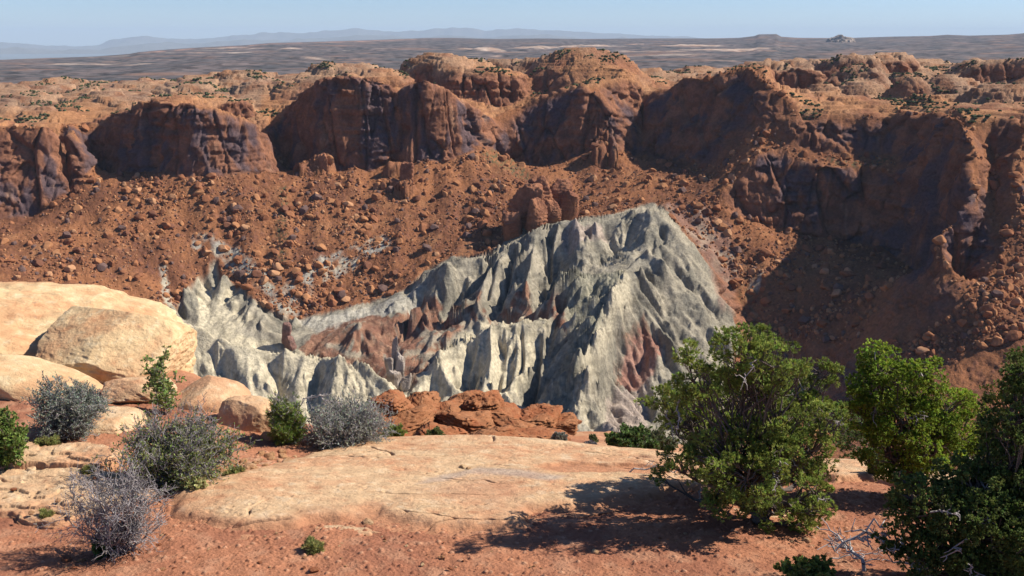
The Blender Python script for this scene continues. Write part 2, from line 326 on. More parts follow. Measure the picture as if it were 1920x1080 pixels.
def crater():
    rr = np.concatenate([np.linspace(40, 480, 12)[:-1], np.arange(480, 2440, 1.6)])
    az = az_axis(-400, 2250, 1.85/Q, .015)
    A, R = np.meshgrid(az, rr)                       # rows = range
    X = R*np.sin(A); Y = R*np.cos(A)
    Zb = samp(H0, X, Y)
    dip = np.arctan2(Zb, R); Rb = Y
    ds = np.abs(np.diff(dip, axis=0)) + np.where(Rb[1:] > rim_y(X, Y)[1:]-15, .42, .10)*np.diff(np.log(R), axis=0)
    rising = np.diff(dip, axis=0) > 0
    ds = np.where(rising, ds, ds*.35)
    S = np.vstack([np.zeros(len(az)), np.cumsum(ds, 0)]); S /= S[-1]
    k = np.ones(9)/9; S = np.apply_along_axis(lambda v: np.convolve(np.pad(v, 4, mode='edge'), k, 'valid'), 1, S)
    nr = int(1130*Q); u = np.linspace(0, 1, nr)
    RR = np.stack([np.interp(u, S[:,c], rr) for c in range(len(az))], 1)
    AA = np.broadcast_to(az, RR.shape)
    x = (RR*np.sin(AA)).ravel(); y = (RR*np.cos(AA)).ravel()
    # masks -------------------------------------------------
    nw = 5*fbm2(x, y, 40, 3, 91); nw2 = 5*fbm2(x, y, 37, 3, 92)
    nf = 2.2*fbm2(x, y, 7, 3, 94); nf2 = 2.2*fbm2(x, y, 7, 3, 130)
    grey = poly_mask(x+nw*2+nf, y+nw2*2+nf2, GREY, 2)
    front = sstep(8, -8, y-rim_y(x, y))              # inside the bowl
    ws = mix(10, 3, grey)
    wx = ws*fbm2(x, y, 75, 2, 1); wy = ws*fbm2(x, y, 75, 2, 2)
    bx, by = x+wx, y+wy
    h = samp(H0, bx, by); gx = samp(Gx, bx, by); gy = samp(Gy, bx, by); g = np.hypot(gx, gy)
    gx_, gy_ = gx/(g+1e-6), gy/(g+1e-6)
    cliff = sstep(.75, 1.35, g)*(1-grey)
    plat = (1-front)*(1-cliff)
    tal = front*(1-cliff)*(1-grey)
    # talus -------------------------------------------------
    c1, id1, _ = cells2(x+nw*.3, y, 7, 5); c2, id2, _ = cells2(x, y+nw*.3, 16, 6); c3, id3, _ = cells2(x, y, 3.6, 8)
    gl = sub(tal > 0, gully, x, y, gx, gy, 46, 3)
    ht = 4.5*fbm2(x, y, 42, 5, 10, .5) + 3.0*gl*np.minimum(g*2, 1) + 0.6*np.clip(1-c1/.45, 0, 1)**.6*(id1 > .45) + 1.0*np.clip(1-c2/.26, 0, 1)**.5*(id2 > .72)+.4*np.clip(1-c3/.5, 0, 1)**.6 + 1.5*fbm2(x, y, 10, 3, 131, .6, True)
    # slickrock plateau ------------------------------------
    c4, id4, c4b = cells2(x+nw*3, y+nw2*3, 75, 15); c5, id5, c5b = cells2(x+nw*2, y+nw2*2, 30, 16)
    hp = 11*(1-c4**2)*(.3+id4) + 1.6*(1-c5**2)*(.2+id5) + 5*fbm2(x, y, 70, 3, 20, .38)-6
    hz = (h+hp)/4.5 + .8*fbm2(x, y, 120, 2, 33); fr = hz-np.floor(hz)
    hp = hp + 2.4*(sstep(.3, .7, fr)-fr)*2.2 + .45*fbm2(x, y, 7, 3, 21)
    # badlands ---------------------------------------------
    gs = np.clip(g*1.6, 0, 1)
    G = grey > 0; r0 = sub(G, gully, bx, by, gx, gy, 62, 39); r1 = sub(G, gully, bx, by, gx, gy, 30, 40); r2 = sub(G, gully, bx, by, gx, gy, 13, 41); r3 = sub(G, gully, bx, by, gx, gy, 6, 42)
    tri = lambda q: 1-2*np.arccos(np.clip(q*1.35, -1, 1))/math.pi
    r0, r1, r2 = tri(r0), tri(r1), tri(r2)
    am = sub(G, lambda a, b: .55+1.1*sstep(-.3, .35, fbm2(a, b, 45, 3, 119)), x, y); am2 = sub(G, lambda a, b: .3+1.2*sstep(-.25, .3, fbm2(a, b, 28, 3, 120)), x, y)
    dmp = sstep(-.045, -.008, samp(KC, bx, by)); hg = gs*(12*r0*am + 9.5*r1*am2*(.35+.65*dmp) + dmp*(3.4*r2*am + 1.6*r3*am2)) - 2*gs
    rgh = poly_mask(x+nw*2, y+nw2*2, [(1235,440),(1290,400),(1330,430),(1400,640),(1360,900),(1250,900),(1275,640),(1250,520)], 8)*grey; hg = hg*(1-.55*rgh) + rgh*sub(G, lambda a, b: 4.0*fbm2(a, b, 22, 5, 121, .62, True), x, y)
    bt = sub(G, lambda a, b: sstep(.1, .5, fbm2(a, b, 55, 3, 122)), x, y); hg = hg + (.35+.65*bt)*sub(G, lambda a, b: 2.2*fbm2(a, b, 9, 4, 123, .65, True), x, y) + sub(G, lambda a, b: 1.2*fbm2(a, b, 12, 4, 44), x, y)
    hg = hg*(1-.45*poly_mask(x, y, [(300,590),(420,600),(760,680),(760,800),(300,900)], 10))
    kn = poly_mask(x+nw, y+nw2, [(1040,525),(1172,512),(1180,560),(1150,620),(1110,700),(1080,790),(1030,790),(1050,700),(1075,620),(1030,560)], 5)*grey
    kn2 = poly_mask(x+nw, y+nw2, [(1172,512),(1185,560),(1130,660),(1100,790),(1062,790),(1090,700),(1120,620)], 3)*grey
    hg = hg + kn*(3.5*fbm2(x, y, 9, 4, 45, .6, True)) + kn2*2.5*fbm2(x, y, 5, 3, 46, .6, True)
    cap = poly_mask(x, y, [(590,700),(690,680),(700,790),(580,790)], 5)*grey; hg = hg+cap*4*fbm2(x, y, 8, 4, 47, .6, True)
    # rock tower on the talus and small fins
    tw = np.zeros_like(x); tk = np.zeros_like(x)
    for (px,py,Yd,rx,ry,hh) in [(600,325,1330,22,14,22),(570,335,1325,14,12,16),(740,330,1320,16,12,16),(760,355,1270,14,12,18),(1125,300,1385,10,14,30),(1150,285,1380,8,8,24)]:
        c = P(px, py, Yd); d = np.hypot((x+nw*.7-c[0])/rx, (y+nw2*.7-c[1])/ry)
        tk = np.maximum(tk, (d < 1.2)*1.0)
        tw = np.maximum(tw, hh*np.clip(1.25*(1-d**2.2), 0, 1)**.5*(.8+.25*fbm2(x, y, 10, 2, 50)))
    h = h + tal*ht + plat*hp + grey*hg + cliff*2.5*fbm2(x, y, 25, 4, 60) + tw
    twm = sstep(1, 6, tw)*(tk); grey = grey*(1-twm)
    # cliffs: push faces in and out along the downhill side
    z = h; steep = np.maximum(np.maximum(cliff, twm*.6), .4*plat*sstep(.2, .55, g))
    ST = steep > 0
    def f_disp(x, y, z):
        col = fbm3(x, y, z*.22, 34, 3, 70, .5, True); led = noise3(x*.01, y*.01, z/5.0+fbm2(x, y, 60, 2, 72)*2, 71)
        alc = fbm3(x, y, z*.6, 70, 2, 74)
        wz = z*.12+6*fbm2(x, y, 50, 2, 76); ca, ia, cb = cells2(x+wz, y-wz, 44, 77); ck = np.exp(-((cb-ca)/.07)**2)
        cs, is_, cs2 = cells2(x-wz*.7, y+wz*.7, 17, 78); ck2 = np.exp(-((cs2-cs)/.09)**2)
        ct_, it, _ = cells2(x-wz*.5, y+z*.9, 8, 115); zl = z+5*fbm2(x, y, 90, 2, 116); lg = sstep(-.06, .06, noise3(x*.004, y*.004, zl/9.0, 117))+.6*sstep(-.05, .05, noise3(x*.006, y*.006, zl/3.6, 118))-.8
        brk = sstep(-.1, .25, noise3(x/40, y/40, z/25, 79))
        return 4*col + 1.2*led + 3.2*lg*(.35+.65*sstep(-.2, .2, fbm2(x, y, 80, 2, 75))) + 5*alc + 13*(ia-.5) - 5*ck + (.55+.6*brk)*(9*(is_-.5) - 3*ck2) + (.3+brk)*4*(it-.5)
    fine = sub(ST, lambda a, b, c: fbm3(a, b, c, 11, 4, 73, .6), x, y, z)
    disp = steep*(sub(ST, f_disp, x, y, z)+2.0*fine)
    x2 = x - gx_*disp; y2 = y - gy_*disp
    z2 = z + steep*1.5*fine + (1-grey)*(.5+.6*cliff)*fbm2(x+z, y-z, 5.5, 2, 111)
    # ---------------------------------------------- pigment
    n_a = fbm2(x, y, 90, 4, 80); n_b = fbm3(x, y, z, 22, 4, 81); n_c = fbm2(x, y, 6, 3, 82)
    C3 = lambda r, g_, b: np.array([r, g_, b])
    m = lambda a: a[:, None]
    rust = C3(.285,.122,.056); rust2 = C3(.165,.070,.038); tan = C3(.37,.18,.085); pale = C3(.42,.245,.135)
    ct = mix(rust, rust2, m(sstep(-.3, .4, n_a+.5*n_c)))
    ct = mix(ct, C3(.37,.18,.085), m(.6*sstep(.1, .5, n_b)))
    ct = mix(ct, C3(.22,.10,.075), m((id1 > .8)*sstep(.5, .3, c1)*.3))
    cpz = mix(tan, C3(.25,.11,.06), m(sstep(-.1, .35, n_a+.4*n_b))); cpz = mix(cpz, pale, m(.5*sstep(.1, .5, fbm2(x, y, 45, 4, 83))))
    cpz = mix(cpz, C3(.19,.085,.05), m(.7*sstep(.70, .95, fr)*sstep(-.2, .3, fbm2(x, y, 60, 2, 84))))
    lay = noise3(x*.012, y*.012, z/1.8, 112)+.5*noise3(x*.02, y*.02, z/.8, 113); cpz = mix(cpz, C3(.20,.095,.055), m(.55*sstep(.15, .45, lay)*sstep(.12, .35, g)))
    veg = sstep(.12, .35, fbm2(x, y, 70, 3, 85)+.35*(c5-.5))*sstep(.1, .45, noise2(x/3.2, y/3.2, 86)+.15*noise2(x/1.4, y/1.4, 87))
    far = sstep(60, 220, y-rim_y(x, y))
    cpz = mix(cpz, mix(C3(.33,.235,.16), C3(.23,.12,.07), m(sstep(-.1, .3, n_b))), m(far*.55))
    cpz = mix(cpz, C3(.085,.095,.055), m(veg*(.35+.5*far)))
    var = fbm3(x, y, z*.35, 40, 4, 88, .6)
    cc = mix(C3(.27,.123,.070), C3(.165,.075,.048), m(sstep(-.2, .3, n_b))); cc = mix(cc, C3(.10,.070,.075), m(.9*sstep(-.05, .18, var+.25*fbm3(x, y, z*.1, 9, 2, 89))*front))
    cc = mix(cc, C3(.34,.20,.125), m(.45*sstep(.25, .45, fbm3(x, y, z*.2, 18, 3, 90))))
    cg = mix(C3(.37,.32,.235), C3(.235,.21,.16), m(sstep(-.3, .3, fbm2(x, y, 30, 4, 93))))
    def pg(pts, soft=5, j=1.0): return poly_mask(x+nw*j+nf*1.6, y+nw2*j+nf2*1.6, pts, soft*.5)
    cream = np.maximum(pg([(330,600),(560,660),(690,670),(760,740),(800,690),(840,640),(980,580),(1035,580),(1000,690),(940,800),(300,800)]), pg([(372,520),(430,540),(470,600),(440,640),(350,640)]))
    cg = mix(cg, C3(.56,.48,.33), m(cream*.85))
    cg = mix(cg, C3(.45,.41,.33), m(pg([(560,600),(640,590),(790,545),(800,575),(700,600),(600,625)])*.8))
    str_ = sub(G, gully, bx, by, gx, gy, 12, 95)
    mar = np.maximum.reduce([pg([(735,600),(790,560),(830,575),(820,600),(900,545),(905,580),(985,548),(1005,600),(1060,560),(1062,640),(1030,588),(900,610),(830,650),(770,740),(740,700),(650,700),(560,655),(640,600),(700,590)], 3.5), pg([(1160,640),(1205,590),(1235,640),(1232,690),(1205,720),(1150,725)], 3)*.75])
    mar = mar*(1-.8*sub(G, lambda a, b, c: sstep(.12, .22, noise3(a/60, b/60, (c+.12*a)/7.0, 127)), x, y, z))
    mar = mar*sstep(-.75, .1, str_+.9*fbm2(x, y, 25, 3, 96)+.45)
    cg = mix(cg, mix(C3(.20,.088,.055), C3(.31,.165,.10), m(sstep(-.2, .4, fbm2(x, y, 14, 3, 97)))), m(mar*.92))
    red2 = pg([(1200,600),(1236,640),(1230,700),(1190,728),(1160,720),(1180,650)], 4)
    cg = mix(cg, C3(.33,.165,.12), m(red2*.8))
    cg = mix(cg, C3(.40,.30,.25), m(.6*np.maximum(pg([(1140,740),(1220,700),(1210,820),(1130,820)], 5), pg([(1060,430),(1130,420),(1140,440),(1080,470),(1050,455)], 4))))
    purp = pg([(1270,395),(1330,400),(1370,470),(1372,600),(1350,580),(1325,500)], 6); cg = mix(cg, C3(.30,.19,.14), m(purp*.75))
    cg = mix(cg, mix(C3(.19,.18,.13), C3(.34,.31,.22), m(sstep(-.1, .25, fbm2(x, y, 6, 3, 98)))), m(np.clip(kn*.8-kn2*.6, 0, 1)))
    cg = mix(cg, C3(.50,.43,.30), m(kn2*.7))
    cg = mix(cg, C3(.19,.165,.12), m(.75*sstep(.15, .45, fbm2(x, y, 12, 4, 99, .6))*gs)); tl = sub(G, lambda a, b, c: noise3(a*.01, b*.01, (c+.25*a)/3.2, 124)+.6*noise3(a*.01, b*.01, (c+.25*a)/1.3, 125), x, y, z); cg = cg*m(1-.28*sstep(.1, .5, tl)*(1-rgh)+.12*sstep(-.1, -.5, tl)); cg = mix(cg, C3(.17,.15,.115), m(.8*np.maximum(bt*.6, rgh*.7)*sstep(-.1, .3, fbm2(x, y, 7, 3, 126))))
    # grey veins showing through the talus
    vein = np.maximum.reduce([pg([(500,560),(560,520),(640,470),(720,440),(735,470),(690,490),(600,540),(540,600)], 6, 2), pg([(365,450),(400,445),(450,470),(520,520),(510,560),(470,540),(420,500),(370,480)], 6, 2), pg([(300,500),(312,500),(325,590),(310,600)], 4, 1), pg([(1405,520),(1430,510),(1425,550),(1400,560)], 4, 1)])
    ct = mix(ct, mix(C3(.36,.33,.27), C3(.44,.40,.30), m(sstep(-.2, .3, n_b))), m(vein*sstep(-.25, .15, fbm2(x, y, 18, 4, 100))*.9))
    gv = np.maximum.reduce([pg([(524,355),(538,355),(540,500),(528,520),(515,430)], 6, 1), pg([(905,290),(960,300),(1000,340),(960,330),(900,300)], 6, 1), pg([(1540,300),(1680,290),(1640,316),(1560,312)], 5, 1), pg([(1340,460),(1440,680),(1500,700),(1400,460)], 5, 1)*.4])
    ct = mix(ct, C3(.07,.085,.045), m(gv*sstep(-.05, .2, noise2(x/4, y/4, 101))*.8))
    sh = pg([(1240,385),(1310,388),(1372,430),(1385,520),(1372,590),(1335,510),(1290,440)], 8, 2); ct = mix(ct, mix(C3(.24,.135,.10), C3(.31,.24,.18), m(sstep(-.1, .3, n_b))), m(sh*.8))
    w_tal = tal; w_cl = np.maximum(cliff, twm); w_pl = plat*(1-twm)
    tot = w_tal+w_cl+w_pl+grey+1e-6
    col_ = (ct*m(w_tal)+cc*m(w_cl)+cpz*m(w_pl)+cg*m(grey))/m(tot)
    col_ = col_*m(1+.10*n_c)
    fc = grid_faces(nr, len(az))
    V = np.stack([x2, y2, z2], 1)
    fm = grey[fc].mean(1) > .5
    M = ground_mat('canyon_rock', .30, .38, 2.2, .30, detail=9, spec=.05)
    for nm, sel in (('terrain', ~fm), ('hills', fm)):
        f = fc[sel]; used, inv = np.unique(f, return_inverse=True); f = inv.reshape(f.shape)
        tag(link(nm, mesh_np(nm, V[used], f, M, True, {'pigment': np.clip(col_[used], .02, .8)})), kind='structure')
    return dict(x=x2, y=y2, z=z2, tal=tal, plat=plat, veg=veg, front=front, grey=grey)
CR = crater()
# ================================================================== FAR COUNTRY
def far_country():
    az = az_axis(-500, 2420, 3.0, .05)
    rr = np.concatenate([np.geomspace(2200, 4200, 60)[:-1], np.geomspace(4200, 16000, 420)[:-1], np.geomspace(16000, 17500, 12)[:-1], np.geomspace(17500, 90000, 16)])
    A, R = np.meshgrid(az, rr); x = (R*np.sin(A)).ravel(); y = (R*np.cos(A)).ravel(); r = R.ravel()
    px = 960+F*np.tan(np.clip(A.ravel(), -1.2, 1.2)); px = np.where(np.abs(A.ravel()) > 1.2, 960, px)
    SK = np.array([(-600,118),(0,107),(120,104),(200,102),(262,98),(280,95),(330,91),(400,87),(470,84),(520,80),(600,78),(700,75),(800,71.5),(850,71),(930,73),(1010,72),(1090,73),(1200,72),(1320,72),(1372,71),(1400,68),(1408,65),(1440,64.5),(1449,69),(1480,71),(1560,71.5),(1650,69),(1720,68),(1750,66),(1790,67.5),(1860,66),(1893,63.5),(1905,65),(1980,67),(2400,60)], float)
    rE = np.interp(px, [-500,0,300,850,2400], [8200,8600,10500,15000,15500])
    zs = -(np.interp(px, SK[:,0], SK[:,1])-72)/F*rE
    t = np.clip((r-3500)/(rE-3500), 0, 1)
    z = mix(-148, zs, t**1.3) - 20*np.sin(t*math.pi)
    n1 = fbm2(x, y, 900, 5, 201, .55); n2 = fbm2(x+.6*y, y*2.2, 1500, 5, 202, .55, True)
    z += (1-t**6)*np.clip(t*4+.15, 0, 1)*(26*n1 + 16*sstep(.1, .35, n2))
    z += sstep(.9, .97, t)*0
    z = np.where(r > rE*1.02, mix(z, -760, sstep(1.02, 1.12, r/rE)), z)
    # pale sandstone knobs standing on the flats
    def knob(pxk, Yk, w, hh, k=1.0):
        c = P(pxk, 100, Yk); d = np.hypot((x-c[0])/w, (y-c[1])/(w*k)); return hh*np.clip(1.2-d*1.2, 0, 1)**.6
    kn = np.zeros_like(x)
    for a in [(545,9000,130,16,.8),(915,8600,130,34,1),(935,8500,70,24,1),(1005,9500,260,26,.6),(870,8900,160,14,.6),(1100,10500,500,26,.4),(1300,10200,450,26,.4),(1220,8200,420,14,.5),(1350,8600,500,18,.5),(1010,8900,60,22,1),(420,9900,300,14,.4)]:
        kn = np.maximum(kn, knob(*a))
    kn *= (.7+.5*fbm2(x, y, 120, 3, 203)); z += kn
    C3 = lambda r, g_, b: np.array([r, g_, b]); m = lambda a: a[:, None]
    sage = mix(C3(.15,.118,.108), C3(.078,.074,.074), m(sstep(-.3, .3, fbm2(x, y, 260, 5, 204, .65))))
    sage = sage*m(1-.45*sstep(.05, .3, noise2(x/70, y/110, 210))); sage = mix(sage, C3(.26,.145,.095), m(.6*sstep(.1, .5, fbm2(x, y*1.6, 700, 4, 205))))
    band = fbm2(x*.8, y*2.0, 620, 6, 206, .62)+.25*np.exp(-((r-6900)/900)**2)+.22*np.exp(-((r-9300)/900)**2)
    pale = mix(C3(.47,.37,.29), C3(.42,.26,.18), m(sstep(-.3, .3, fbm2(x, y, 300, 3, 207))))
    col = mix(sage, pale, m(sstep(.36, .52, band)*.75*sstep(13500, 11000, r)*(1-.7*sstep(1500, 1800, px))))
    col = mix(col, mix(C3(.42,.32,.25), C3(.36,.24,.17), m(sstep(-.2,.3,fbm2(x, y, 100, 2, 208)))), m(sstep(2, 9, kn)))
    scar = sstep(.86, .93, t)*sstep(.99, .95, t)*sstep(250, 300, px)*sstep(900, 700, px)
    col = mix(col, C3(.48,.27,.19), m(scar*.7*sstep(-.2, .2, fbm2(x, y, 180, 3, 209))))
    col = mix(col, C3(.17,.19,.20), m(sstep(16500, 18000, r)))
    M = ground_mat('sagebrush_flat', .012, .5, 6.0, .02, spec=.03)
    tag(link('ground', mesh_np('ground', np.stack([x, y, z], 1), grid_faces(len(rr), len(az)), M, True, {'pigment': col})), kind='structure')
    # blue mountains on the skyline
    S = np.array([(-700,96),(-300,88),(0,84),(60,84),(130,90),(165,89),(205,87),(232,80),(262,75),(300,71),(340,74),(370,75),(400,74),(450,69),(490,67),(520,66),(580,65),(640,60),(660,58),(680,56),(700,58),(740,60),(790,61),(820,58),(850,56),(880,57),(910,61),(960,58),(1000,57),(1040,58),(1080,62),(1120,65),(1160,64),(1200,67),(1240,70),(1290,74),(1400,80)], float)
    for k, (D, dy, seed) in enumerate([(78000, 0, 5), (60000, 13, 9)]):
        pxs = np.arange(-700, 1400, 3.0); ang = np.arctan((pxs-960)/F)
        rows = np.linspace(-1, 1, 25); Am, T = np.meshgrid(ang, rows); Rm = D+T*4800
        top = -(np.interp(pxs, S[:,0], S[:,1])+dy-72)/F*D
        X = (Rm*np.sin(Am)).ravel(); Y = (Rm*np.cos(Am)).ravel()
        base = -780; prof = (1-np.abs(T))**.9
        Z = (base+(top[None,:]-base)*prof).ravel() + (1-np.abs(T.ravel()))**.5*np.abs(T.ravel())**.3*700*fbm2(X, Y, 6500, 5, seed, .55, True) + 45*fbm2(X, Y, 900, 3, seed+3)
        colm = np.tile([[.16,.15,.13]], (len(X), 1))
        tag(link('mountains', mesh_np('mountains', np.stack([X, Y, Z], 1), grid_faces(len(rows), len(pxs)), M, True, {'pigment': colm})), kind='structure')
    # two buttes on the right skyline
    def butte(name, pxc, py_top, py_base, half_px, Y, prof, label):
        c = P(pxc, py_base, Y); s = Y/F; n = 90; g = np.linspace(-1.25, 1.25, n); U, V = np.meshgrid(g, g); U = U.ravel(); V = V.ravel()
        W_ = half_px*s; d = np.maximum(np.abs(U), np.hypot(U, V)*.9)+.10*fbm2(U*3, V*3, 1, 3, 301)
        hh = (py_base-py_top)*s; az_ = np.interp(U, *np.array(prof, float).T)
        steps = lambda q: .35*sstep(1.1, .9, q)+.3*sstep(.82, .74, q)+.35*sstep(.60, .50, q)
        Z = hh*az_*np.clip(steps(np.hypot(U*.6, V)+.12*fbm2(U*4, V*4, 1, 3, 302)), 0, 1)+hh*.05*fbm2(U*9, V*9, 1, 3, 303)-6
        Z = np.where(d > 1.15, -25, Z)
        cb = mix(np.array([.20,.155,.125]), np.array([.36,.28,.22]), (sstep(-.2, .3, fbm2(U*5, V*12, 1, 4, 304)))[:,None]); cb = mix(cb, np.array([.16,.15,.12]), (sstep(.3, .05, Z/hh)*.8)[:,None])
        o = link(name, mesh_np(name, np.stack([U*W_, V*W_*.8, Z], 1), grid_faces(n, n), M, True, {'pigment': cb}), loc=tuple(c)); tag(o, label, 'butte')
    butte('butte', 1574, 65, 84, 28, 11500, [(-1.2,.1),(-.9,.35),(-.75,.62),(-.3,.78),(-.12,.9),(0,1),(.1,.86),(.3,.78),(.75,.72),(.9,.6),(1.0,.2),(1.2,0)], 'stepped pale rock butte with a small knob on top, alone on the far plain')
far_country()
hz = bpy.data.materials.new('haze_air'); hz.use_nodes = True; nt = hz.node_tree; nt.nodes.clear()
o_ = nt.nodes.new('ShaderNodeOutputMaterial'); pv = nt.nodes.new('ShaderNodeVolumePrincipled'); nt.links.new(pv.outputs[0], o_.inputs['Volume'])
pv.inputs['Color'].default_value = (.66, .82, 1.0, 1); pv.inputs['Density'].default_value = 1.5e-5; pv.inputs['Anisotropy'].default_value = 0.0
bmh = bmesh.new(); bmesh.ops.create_cube(bmh, size=1.0); meh = bpy.data.meshes.new('haze'); bmh.to_mesh(meh); bmh.free(); meh.materials.append(hz)
ho = link('haze', meh, loc=(0, 0, -170)); ho.scale = (220000, 220000, 2400); ho['kind'] = 'stuff'
# ================================================================== NEAR RIM
fc_ = .12
class Patch:
    """small membrane surface through surveyed points"""
    def __init__(s, x0, x1, y0, y1, c, lines):
        global GX0, GY0, CE, NX, NY
        keep = (GX0, GY0, CE, NX, NY); GX0, GY0, CE = x0, y0, c; NX = int((x1-x0)/c)+1; NY = int((y1-y0)/c)+1
        Z = np.zeros((NY, NX)); W = np.zeros((NY, NX), bool)
        for ln in lines:
            for a, b in zip(ln[:-1], ln[1:]): seg_raster(Z, W, a, b)
        s.H = blur(solve(Z, W), 3); s.v = (GX0, GY0, CE, NX, NY); GX0, GY0, CE, NX, NY = keep
    def __call__(s, x, y):
        x0, y0, c, nx, ny = s.v; u = np.clip((x-x0)/c, 0, nx-1.001); v = np.clip((y-y0)/c, 0, ny-1.001); i = u.astype(int); j = v.astype(int); a = u-i; b = v-j; H = s.H
        return (H[j,i]*(1-a)+H[j,i+1]*a)*(1-b)+(H[j+1,i]*(1-a)+H[j+1,i+1]*a)*b
FG = [[(-1500,1080,8.6),(960,1080,8.5),(3500,1080,8.5)],
 [(-1200,1000,9.9),(0,1000,9.75),(300,985,9.85),(600,985,9.75),(960,1000,9.55),(1300,1000,9.6),(1700,1000,9.9),(3000,1000,9.8)],
 [(-1200,900,11.4),(0,900,11.35),(200,905,11.2),(330,925,10.85),(450,905,11.3),(560,868,12.4)],
 [(450,905,11.3),(700,900,11.75),(900,900,11.8),(1100,905,11.6),(1300,925,11.1),(1600,930,11.1)],
 [(-600,830,12.6),(60,830,12.7),(200,840,12.5),(330,868,12.1),(520,856,12.75)],
 [(560,868,12.9),(640,850,13.5),(740,832,14.0),(900,826,14.3),(1060,838,13.9),(1130,850,13.6),(1250,862,13.3),(1400,872,13.2),(1580,870,13.4),(1700,885,13.0),(1860,905,12.6),(2300,920,12.4)],
 [(-600,745,14.6),(100,745,14.8),(230,735,15.2),(340,735,15.2),(520,800,14.3)],
 [(-600,700,17.5),(200,690,17.5),(340,700,17.2),(520,775,16.0),(620,800,15.6)],
 [(640,850,16.0),(740,852,17),(900,855,18),(1060,862,18),(1250,880,17.5),(1700,905,16.5),(2300,930,16)],
 [(690,830,23),(800,835,22),(900,838,21.5),(1050,850,21),(1150,858,20.8),(1250,862,20.8),(1400,870,21)],
 [(690,800,26),(900,800,27),(1060,800,27),(1150,806,27),(1250,828,25.5),(1400,850,25)],
 [(-600,800,20),(300,800,20),(560,830,19),(640,850,20)]]
fl = [P(*np.array(l, float).T) for l in FG]
fl += [np.array([(-45,3,-4.7),(45,3,-4.7)]), np.array([(-45,34,-22),(-10,34,-20),(10,34,-20),(45,34,-22)]), np.array([(-45,48,-60),(45,48,-60)]), np.array([(-45,-44,-5),(45,-44,-5)]), np.array([(-45,-2,-4.6),(45,-2,-4.6)])]
FH = Patch(-45, 45, -45, 48, fc_, fl)
def fhit(px, py):
    dx, dy, dz = ray(px, py); t = np.arange(4, 40, .03)[:, None]
    dx = np.atleast_1d(dx); dy = np.atleast_1d(dy); dz = np.atleast_1d(dz)
    x, y, z = dx*t, dy*t, dz*t; under = z < FH(x, y); k = np.where(under.any(0), under.argmax(0), len(t)-1); i = np.arange(len(k))
    return np.stack([x[k,i], y[k,i]], 1)
def fpoly(x, y, pts, soft=.06, j=None):
    q = fhit(*np.array(pts, float).T)
    return poly_mask(x, y, q, soft, px=False)
M_SOIL = ground_mat('red_soil', 14, .22, .02, 38, spec=.05)
M_SLAB = ground_mat('slickrock', 5, .22, .03, 18, detail=10, spec=.08)
C3 = lambda r, g_, b: np.array([r, g_, b])
mm = lambda a: a[:, None]
def rock_pigment(x, y, z, s=1.0, seed=0):
    """tan sandstone with rusty blotches, pale crust and lichen specks"""
    a = fbm3(x, y, z, 1.1*s, 4, 400+seed, .6); b = fbm3(x, y, z, .22*s, 4, 410+seed, .6); c = fbm3(x, y, z, .05*s, 2, 420+seed)
    col = mix(C3(.56,.375,.215), C3(.52,.285,.155), mm(sstep(-.25, .35, a+.4*b)))
    col = mix(col, C3(.40,.17,.085), mm(.5*sstep(.18, .5, b+.3*a))); col = mix(col, C3(.66,.50,.33), mm(.5*sstep(.1, .4, -b+.3*c-.2*a)))
    col = mix(col, C3(.23,.17,.14), mm(.45*sstep(.33, .5, c)*sstep(-.1, .2, b)))
    return col
